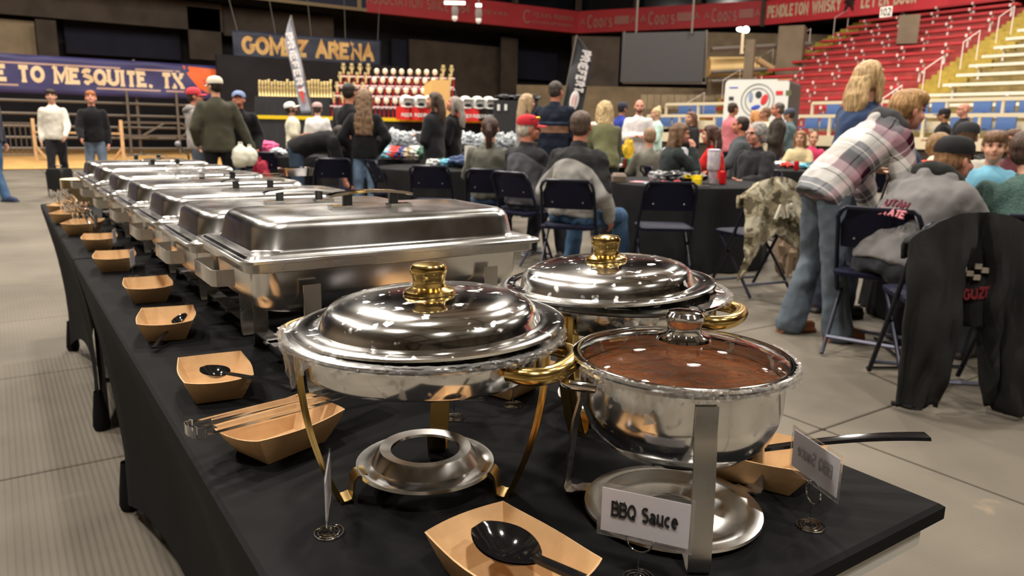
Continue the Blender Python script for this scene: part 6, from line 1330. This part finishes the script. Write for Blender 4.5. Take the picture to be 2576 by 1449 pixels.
# ================================================================ chairs
def seat_for(key, label, px, d, deg, back=.0): x, y = gp(px, d); f = rel(deg); return chair(label, x - math.cos(f) * back, y - math.sin(f) * back, f)
seat_for('gb', 'navy folding chair under the person in the grey and black jacket', 1442, 5.98, -14)
seat_for('e', 'empty navy folding chair at the middle round table', 1684, 6.0, 0)
seat_for('p', 'navy folding chair under the ponytailed person', 1232, 7.32, -4)
seat_for('r', 'navy folding chair under the red-capped person', 1318, 6.9, -38)
seat_for('c', 'navy folding chair draped with a camouflage jacket', 1915, 5.75, 22)
seat_for('k', 'navy folding chair under the youth in the black cap', 2255, 4.12, -36)
seat_for('j', 'navy folding chair draped with a black jacket at the right', 2425, 3.5, -8)
seat_for('g', 'navy folding chair under the person in green at the right edge', 2640, 3.9, -20)
seat_for('o', 'navy folding chair under the grey-haired person', 1905, 7.95, 122)
seat_for('lg', 'navy folding chair under the long-haired girl', 1676, 8.55, -80)
seat_for('x1', 'empty navy folding chair behind the nearest chafing dish handle', 1090, 7.75, -5)
seat_for('x2', 'navy folding chair tipped beside the light blue jeans', 975, 8.7, -60)
seat_for('x3', 'navy folding chair below the bent-over person', 830, 9.0, 20)
seat_for('x4', 'navy folding chair beside the table with the pink shirt', 660, 10.6, 10)
seat_for('x5', 'navy folding chair behind the far round table', 1900, 9.7, 170)
seat_for('x6', 'navy folding chair by the table behind the plaid shirt', 2180, 8.3, 10)
# draped jackets
def draped(name, label, px, d, deg, z, w, drop, m, seed, flare=1.0, split=True, base=.86):
    x, y = gp(px, d); f = rel(deg); mb = MB(); nx, nz = 46, 40; g = lambda u, v: noise.noise(Vector((u * 3 + seed, v * 2.0, 0)))
    # grid: v 0 at front inside, over top, down the outside
    for j in range(nz + 1):
        v = j / nz
        for i_ in range(nx + 1):
            u = -1 + 2 * i_ / nx; ww = w * (1 + .10 * v * flare + .06 * math.sin(v * 6))
            if v < .22: q = v / .22; zz = z - .20 * (1 - q); yy = -.10 + (-.06) * q
            else: q = (v - .22) / .78; zz = z - drop * q * (1 + .14 * g(u * 1.5, 9) + .10 * abs(u)); yy = -.20 - .05 * math.sin(q * PI) - .03 * q
            zz -= .24 * abs(u) ** 2.2 * (1 if v > .1 else .3) * min(1, .35 + v)
            fold = .030 * math.sin(u * 9 + 2.0 * g(u, v) + seed) * min(1, v * 1.6) + .03 * g(u * 2, v * 3)
            if split:
                th = .13 + .30 * max(0, v - .3); k_ = max(0, min(1, (th - abs(u)) / .06 + .5)) * min(1, max(0, (v - .22) / .12)); yy += .085 * k_; yy -= .028 * math.exp(-((abs(u) - th - .08) / .07) ** 2) * min(1, v * 2); zz = zz + k_ * max(0, .40 - zz); zz += .10 * (1 - k_) * (.5 + .5 * math.sin(abs(u) * 13 + 1)) * max(0, v - .7) / .3
            mb.v.append(Vector((u * ww + .02 * g(v * 3, u), yy - fold, max(.03, zz))))
    for j in range(nz):
        for i_ in range(nx): a = j * (nx + 1) + i_; mb.f.append((a, a + 1, a + nx + 2, a + nx + 1))
    o = mb.build(name, m, None, True, (x, y, 0), f - PI / 2, solid=.018); return tag(o, label, 'jacket')
def camo():
    m = mat('camo_cloth', hexc(150, 140, 116), .95, spec=.1, bump=.6, bscale=9); nt = m.node_tree; b = nt.nodes['Principled BSDF']; tc = nt.nodes.new('ShaderNodeTexCoord'); n = nt.nodes.new('ShaderNodeTexNoise'); n.inputs['Scale'].default_value = 9; n.inputs['Detail'].default_value = 4; nt.links.new(tc.outputs['Object'], n.inputs['Vector'])
    r = nt.nodes.new('ShaderNodeValToRGB'); r.color_ramp.interpolation = 'CONSTANT'; e = r.color_ramp.elements; e[0].color = (*hexc(92, 84, 68), 1); e[1].position = .42; e[1].color = (*hexc(156, 146, 122), 1); q = e.new(.52); q.color = (*hexc(196, 190, 168), 1); q = e.new(.62); q.color = (*hexc(124, 114, 94), 1); nt.links.new(n.outputs[0], r.inputs[0]); nt.links.new(r.outputs[0], b.inputs['Base Color']); return m
cj = draped('camouflage_jacket', 'pale camouflage jacket hung over a chair by the round table', 1922, 5.62, 22, .90, .27, .42, camo(), 2, 1.3, False)
put_text('AR', .10, mat('camo_letter', hexc(226, 220, 200), .8), cj, (.0, -.285, .66), (1, 0, .1), (-.05, 0, 1), .2, thick=.02, width=.17)
bj_ = draped('black_jacket', 'large black jacket draped over the chair at the right', 2450, 3.38, -6, .895, .27, .84, mat('black_fleece', hexc(38, 38, 38), .9, spec=.2, bump=.5, bscale=8, nscale=4, namt=.25), 7, .6, True)
# checkered emblem inside the draped jacket
ck = MB(); ckw = mat('emblem_white', hexc(160, 150, 136), .8); ckr = mat('emblem_red', hexc(120, 34, 44), .8)
for a_ in range(4):
    for b_ in range(3):
        if (a_ + b_) % 2 == 0: ck.box((-.06 + a_ * .03, -.205 , .60 + b_ * .024 + a_ * .008), (.028, .012, .022))
ck.build('checker_emblem', ckw, bj_, False); put_text('GUZBROS', .05, ckr, bj_, (0.05, -.212, .555), (1, 0, .14), (-.1, 0, 1), .2, thick=.012, width=.2)
# ================================================================ objects on tables
def tpos(T, du, dd): return (T[0] + RT.x * du + FW.x * dd, T[1] + RT.y * du + FW.y * dd)
TT = .7485
x, y = gp(1801, 6.95); t = thing('floral_tumbler', 'tall white floral tumbler with a straw on the middle round table', 'cup', (x, y, TT))
MB().lathe([(0, 0), (.034, 0), (.036, .01), (.038, .105), (.040, .11), (.052, .125), (.055, .135), (.06, .295), (.058, .30), (0, .30)], n=28).build('cup', mat('floral_print', hexc(220, 218, 206), .4, nscale=28, col2=hexc(176, 160, 196)), t); MB().lathe([(.061, .292), (.062, .305), (.04, .312), (0, .312)], n=28).build('lid', mat('lid_lilac', hexc(200, 196, 214), .4), t); MB().tube([(.01, 0, .30), (0.012, .0, .39)], .004, 6).build('straw', M_CLEAR, t)
def can(label, px, d, T=TT, col=(200, 28, 36), k=1):
    x, y = gp(px, d); t = thing('soda_can', label, 'can', (x, y, T)); MB().lathe([(0, 0), (.024, 0), (.033, .008), (.033, .105), (.026, .119), (.025, .121), (0, .119)], n=22).build('can_body', mat('can_%d' % col[0], hexc(*col), .25, .4), t); MB().lathe([(.0255, .119), (.026, .1225), (.0235, .1225), (.023, .12)], n=22).build('can_rim', M_CHROME, t); return t
can('red soda can on the middle round table beside the floral tumbler', 1827, 6.85)
can('green soda can on the round table behind the grey and black jacket', 1589, 9.6, col=(50, 128, 76)); can('dark red soda can beside the green can', 1576, 9.7, col=(120, 50, 50))
can('red can on the table behind the plaid shirt', 2012, 9.9); can('red can on the table at the far right edge', 2565, 8.0)
M_TOY = [mat('toy_yel', hexc(232, 206, 30), .4), mat('bag_blk', hexc(26, 26, 28), .4), M_FILM, mat('toy_red', hexc(206, 44, 60), .5), mat('paper_w', hexc(226, 224, 222), .7), mat('paper_blue', hexc(150, 190, 206), .6)]
crinkle('black_bag', 'glossy black and silver bag on the middle round table', 'bag', (*gp(1712, 7.0), TT), (.13, .10, .055), mat('bag_gloss', hexc(54, 54, 58), .25), 4)
crinkle('plastic_bag', 'clear plastic bag on the middle round table left of the black bag', 'bag', (*gp(1668, 7.05), TT), (.14, .09, .05), mat('bag_clearwhite', hexc(176, 178, 180), .2, trans=.3), 6)
crinkle('black_pouch', 'black and yellow pouch on the middle table beside the tumbler', 'bag', (*gp(1757, 6.95), TT), (.15, .09, .05), M_TOY[1], 8)
for (px, d, w, h, m, l) in [(1752, 6.86, .16, .03, M_TOY[0], 'yellow packet on the middle round table'), (1762, 6.78, .08, .05, M_TOY[0], 'small yellow box on the middle round table')]:
    x, y = gp(px, d); o = MB().loft([rrect(w, .06, .01, 0), rrect(w, .06, .01, h)]).build('yellow_packet', m, None, True, (x, y, TT + (.05 if w > .1 else 0)), DL - PI / 2 - .5); tag(o, l, 'packet')
x, y = gp(1690, 6.72); o = MB().tube([(.09 * math.cos(a * .3), .05 * math.sin(a * .3), .012) for a in range(21)], .008, 6, closed=True).build('yellow_band', M_TOY[0], None, True, (x, y, TT)); tag(o, 'yellow wrist band loop lying on the middle round table', 'band')
for k, (px, d, m, l) in enumerate([(1650, 6.8, M_TOY[5], 'pale blue leaflet on the middle round table'), (1628, 6.95, mat('leaf_pink', hexc(206, 150, 160), .6), 'pink leaflet on the middle round table'), (1700, 6.62, M_TOY[4], 'white paper at the front of the middle round table'), (1770, 6.62, M_TOY[1], 'black folder at the front of the middle round table')]):
    x, y = gp(px, d); o = MB().loft([rrect(.24, .16, .008, 0, 2), rrect(.24, .16, .008, .004, 2)]).build('leaflet', m, None, False, (x, y, TT), DL + k); tag(o, l, 'paper')
for (px, d, l) in [(1678, 6.66, 'small red sweet packet in front of the clear bag'), (1710, 6.7, 'small red packet near the yellow band')]: crinkle('red_packet', l, 'packet', (*gp(px, d), TT), (.045, .03, .018), M_TOY[3], px)
x, y = gp(1562, 7.0); o = MB().loft([rrect(.16, .12, .02, 0), rrect(.17, .13, .02, .05), rrect(.13, .1, .02, .075)]).build('napkin_pack', mat('brown_pouch', hexc(120, 104, 92), .6), None, True, (x, y, TT), DL); tag(o, 'brown pouch at the left edge of the middle round table', 'pouch')
# white jugs and plates
def jug(px, d, zc, lb, s=1, col=(226, 224, 206)):
    p = atd(px, zc, d); t = thing('white_bag', lb, 'bag', (p.x, p.y, p.z - .24 * s), DL); mb = MB(); mb.ell((0, 0, .13), (.10, .12, .14)); mb.ell((0, .02, .05), (.08, .10, .06)); mb.caps((0, 0, .22), (0, 0, .27), .05, .03); q = remesh(mb, .02, 2, .012, 12, 3); q.v = [v * s for v in q.v]; q.build('sack', mat('white_sack', hexc(*col), .5), t)
    MB().tube([(0, -.03, .25), (0, -.02, .31), (0, .02, .31), (0, .03, .25)], .008, 6).xf(Matrix.Scale(s, 4)).build('handle', mat('white_sack', hexc(*col), .5), t)
jug(605, 9.85, 372, 'bulging white bag hanging from the olive-jacketed hand', 1.0); jug(628, 9.95, 376, 'second white bag behind the one in the hand', .85, (232, 230, 222))
cr = [((226, 90, 140), 'pink shirt spread on the table beside the blue-capped person', 660, 11.5, (.22, .16, .10), 'pink_shirt', 'shirt'), ((214, 220, 228), 'white clear lidded plate stack on the table right of the pink shirt', 697, 11.4, (.12, .12, .06), 'food_container', 'container')]
for (c_, l, px, d, s_, nm, ct) in cr: crinkle(nm, l, ct, (*gp(px, d), TT), s_, mat(nm, hexc(*c_), .7), px)
x, y = gp(676, 11.6); o = MB().lathe([(0, 0), (.035, 0), (.035, .14), (.015, .18), (.015, .2), (0, .2)], n=12).build('water_bottle', M_FILM, None, True, (x, y, TT)); tag(o, 'clear water bottle beside the pink shirt', 'bottle')
crinkle_at('red_bag', 'crimson bag on the floor beside the draped table', 'bag', 652, 10.4, 0.3, (.12, .12, .2), mat('crimson', hexc(170, 40, 66), .6), 2)
# goods on the long table in front of the counter
c, L, ang = segbox(960, 1330, 12.9, 0, .8, .8)
t = thing('long_table', 'long black draped table of clear bags in front of the counter', 'table', (c.x, c.y, 0), ang); MB().loft([[(-L / 2, -.4, 0), (L / 2, -.4, 0), (L / 2, .4, 0), (-L / 2, .4, 0)], [(-L / 2, -.4, .78), (L / 2, -.4, .78), (L / 2, .4, .78), (-L / 2, .4, .78)]]).build('drape', M_DRAPE, t, False)
MS = [mat('bag_silver', hexc(196, 202, 206), .25, nscale=9, namt=.35), mat('bag_grey', hexc(120, 126, 132), .3, nscale=9, namt=.5)]
gd = 0
for px in range(985, 1330, 24):
    for row in (0, 1):
        gd += 1; crinkle_at('goods_bag', 'clear bag of silver goods, %s row of the long table, %s from the left' % (('front', 'back')[row], ORD[(gd - 1) // 2]), 'bag', px + row * 9 + random.uniform(-4, 4), 12.95 + row * .35, .78 + row * .12, (.13, .11, .12), MS[gd % 2], gd, group='clear bags of goods on the long table')
cols = [(216, 220, 216), (120, 190, 214), (220, 70, 60), (56, 70, 120), (200, 180, 150), (230, 228, 224), (70, 110, 90), (150, 160, 170)]
nm_ = ['white', 'sky blue', 'red', 'navy', 'tan', 'cream', 'green', 'grey']
for k in range(16):
    px = 965 + (k % 8) * 17; d = 10.9 + (k // 8) * .5; crinkle_at('folded_garment', '%s garment in the %s layer of the heap on the cluttered table' % (nm_[k % 8], 'upper' if k > 7 else 'lower'), 'garment', px + random.uniform(-6, 6), d, TT + (.035 if k > 7 else 0), (.15, .11, .07), mat('gar_%d' % (k % 8), hexc(*cols[k % 8]), .8), k + 3, group='garments heaped on the cluttered table')
for k in range(9):
    crinkle_at('table_item', '%s bundle on the table left of the ponytailed person, %s from the left' % (nm_[(k * 3) % 8], ORD[k]), 'bundle', 1090 + k * 12, 9.0 + .1 * (k % 3), TT, (.10, .08, .045), mat('gar_%d' % ((k * 3) % 8), hexc(*cols[(k * 3) % 8]), .8), k + 30, group='bundles on the left round table')
for k in range(10):
    crinkle_at('table_item', '%s bundle on the table before the bald person, %s from the left' % (nm_[(k * 5 + 1) % 8], ORD[k]), 'bundle', 1545 + k * 20, 10.2 + .15 * (k % 3), TT, (.09, .08, .05), mat('gar_%d' % ((k * 5 + 1) % 8), hexc(*cols[(k * 5 + 1) % 8]), .8), k + 50, group='bundles on the table before the bald person')
for k in range(10):
    crinkle_at('table_item', '%s bundle on the table behind the grey-haired person, %s from the left' % (nm_[(k * 5 + 3) % 8], ORD[k]), 'bundle', 1945 + k * 14, 10.4 + .15 * (k % 3), TT, (.09, .08, .04), mat('gar_%d' % ((k * 5 + 3) % 8), hexc(*cols[(k * 5 + 3) % 8]), .8), k + 70, group='bundles on the table behind the grey-haired person')
crinkle_at('denim_pile', 'blue denim bundle at the right end of the left round table', 'garment', 1160, 8.8, TT, (.16, .10, .07), mat('denim_pile', hexc(70, 88, 124), .8), 91)
x, y = gp(1184, 8.62); o = MB().loft([rrect(.10, .10, .01, 0), rrect(.105, .105, .01, .26)]).build('popcorn_box', mat('white_box', hexc(222, 218, 208), .6), None, True, (x, y, TT - .0)); tag(o, 'tall white carton left of the ponytailed person', 'carton')
o['label'] = 'tall white carton left of the ponytailed person'
x, y = gp(1570, 10.0); o = MB().loft([rrect(.26, .2, .02, 0), rrect(.27, .21, .02, .03)]).build('white_tray', mat('white_box2', hexc(232, 230, 226), .6), None, True, (x, y, TT)); tag(o, 'white tray under the green can', 'tray')
crinkle_at('yellow_bag', 'upright yellow bag before the bald person', 'bag', 1583, 10.4, TT, (.09, .07, .17), mat('yellow_bag', hexc(224, 184, 40), .5), 17)
crinkle_at('black_helmet_bag', 'dark duffel bag at the far right table', 'bag', 2500, 8.4, TT, (.22, .16, .13), mat('duffel', hexc(36, 36, 44), .7), 21)
crinkle_at('paper_bag', 'beige paper sack on the floor by the camouflage jacket', 'bag', 2010, 6.4, 0, (.12, .12, .22), mat('beige_sack', hexc(150, 130, 108), .8), 31)
# black rolling case at the far left end of the buffet
x, y = gp(138, 12.0); t = thing('black_case', 'upright black case on the floor beyond the far end of the buffet', 'case', (x, y, 0), DL - PI / 2); MB().loft([rrect(.27, .3, .04, .03), rrect(.28, .32, .04, .4), rrect(.25, .28, .04, .46)]).build('case_body', M_BPL, t); MB().tube([(-.06, 0, .45), (-.05, 0, .5), (.05, 0, .5), (.06, 0, .45)], .012, 6).build('case_handle', M_BPL, t)
# power cable
o = MB().tube([atz(2240, 860, .01), atz(2200, 850, .01), atz(2260, 900, .01), atz(2275, 925, .01), atz(2180, 925, .01)], .008, 5).build('floor_cable', M_BPL); tag(o, 'black cable end on the floor by the brown boot', 'cable')
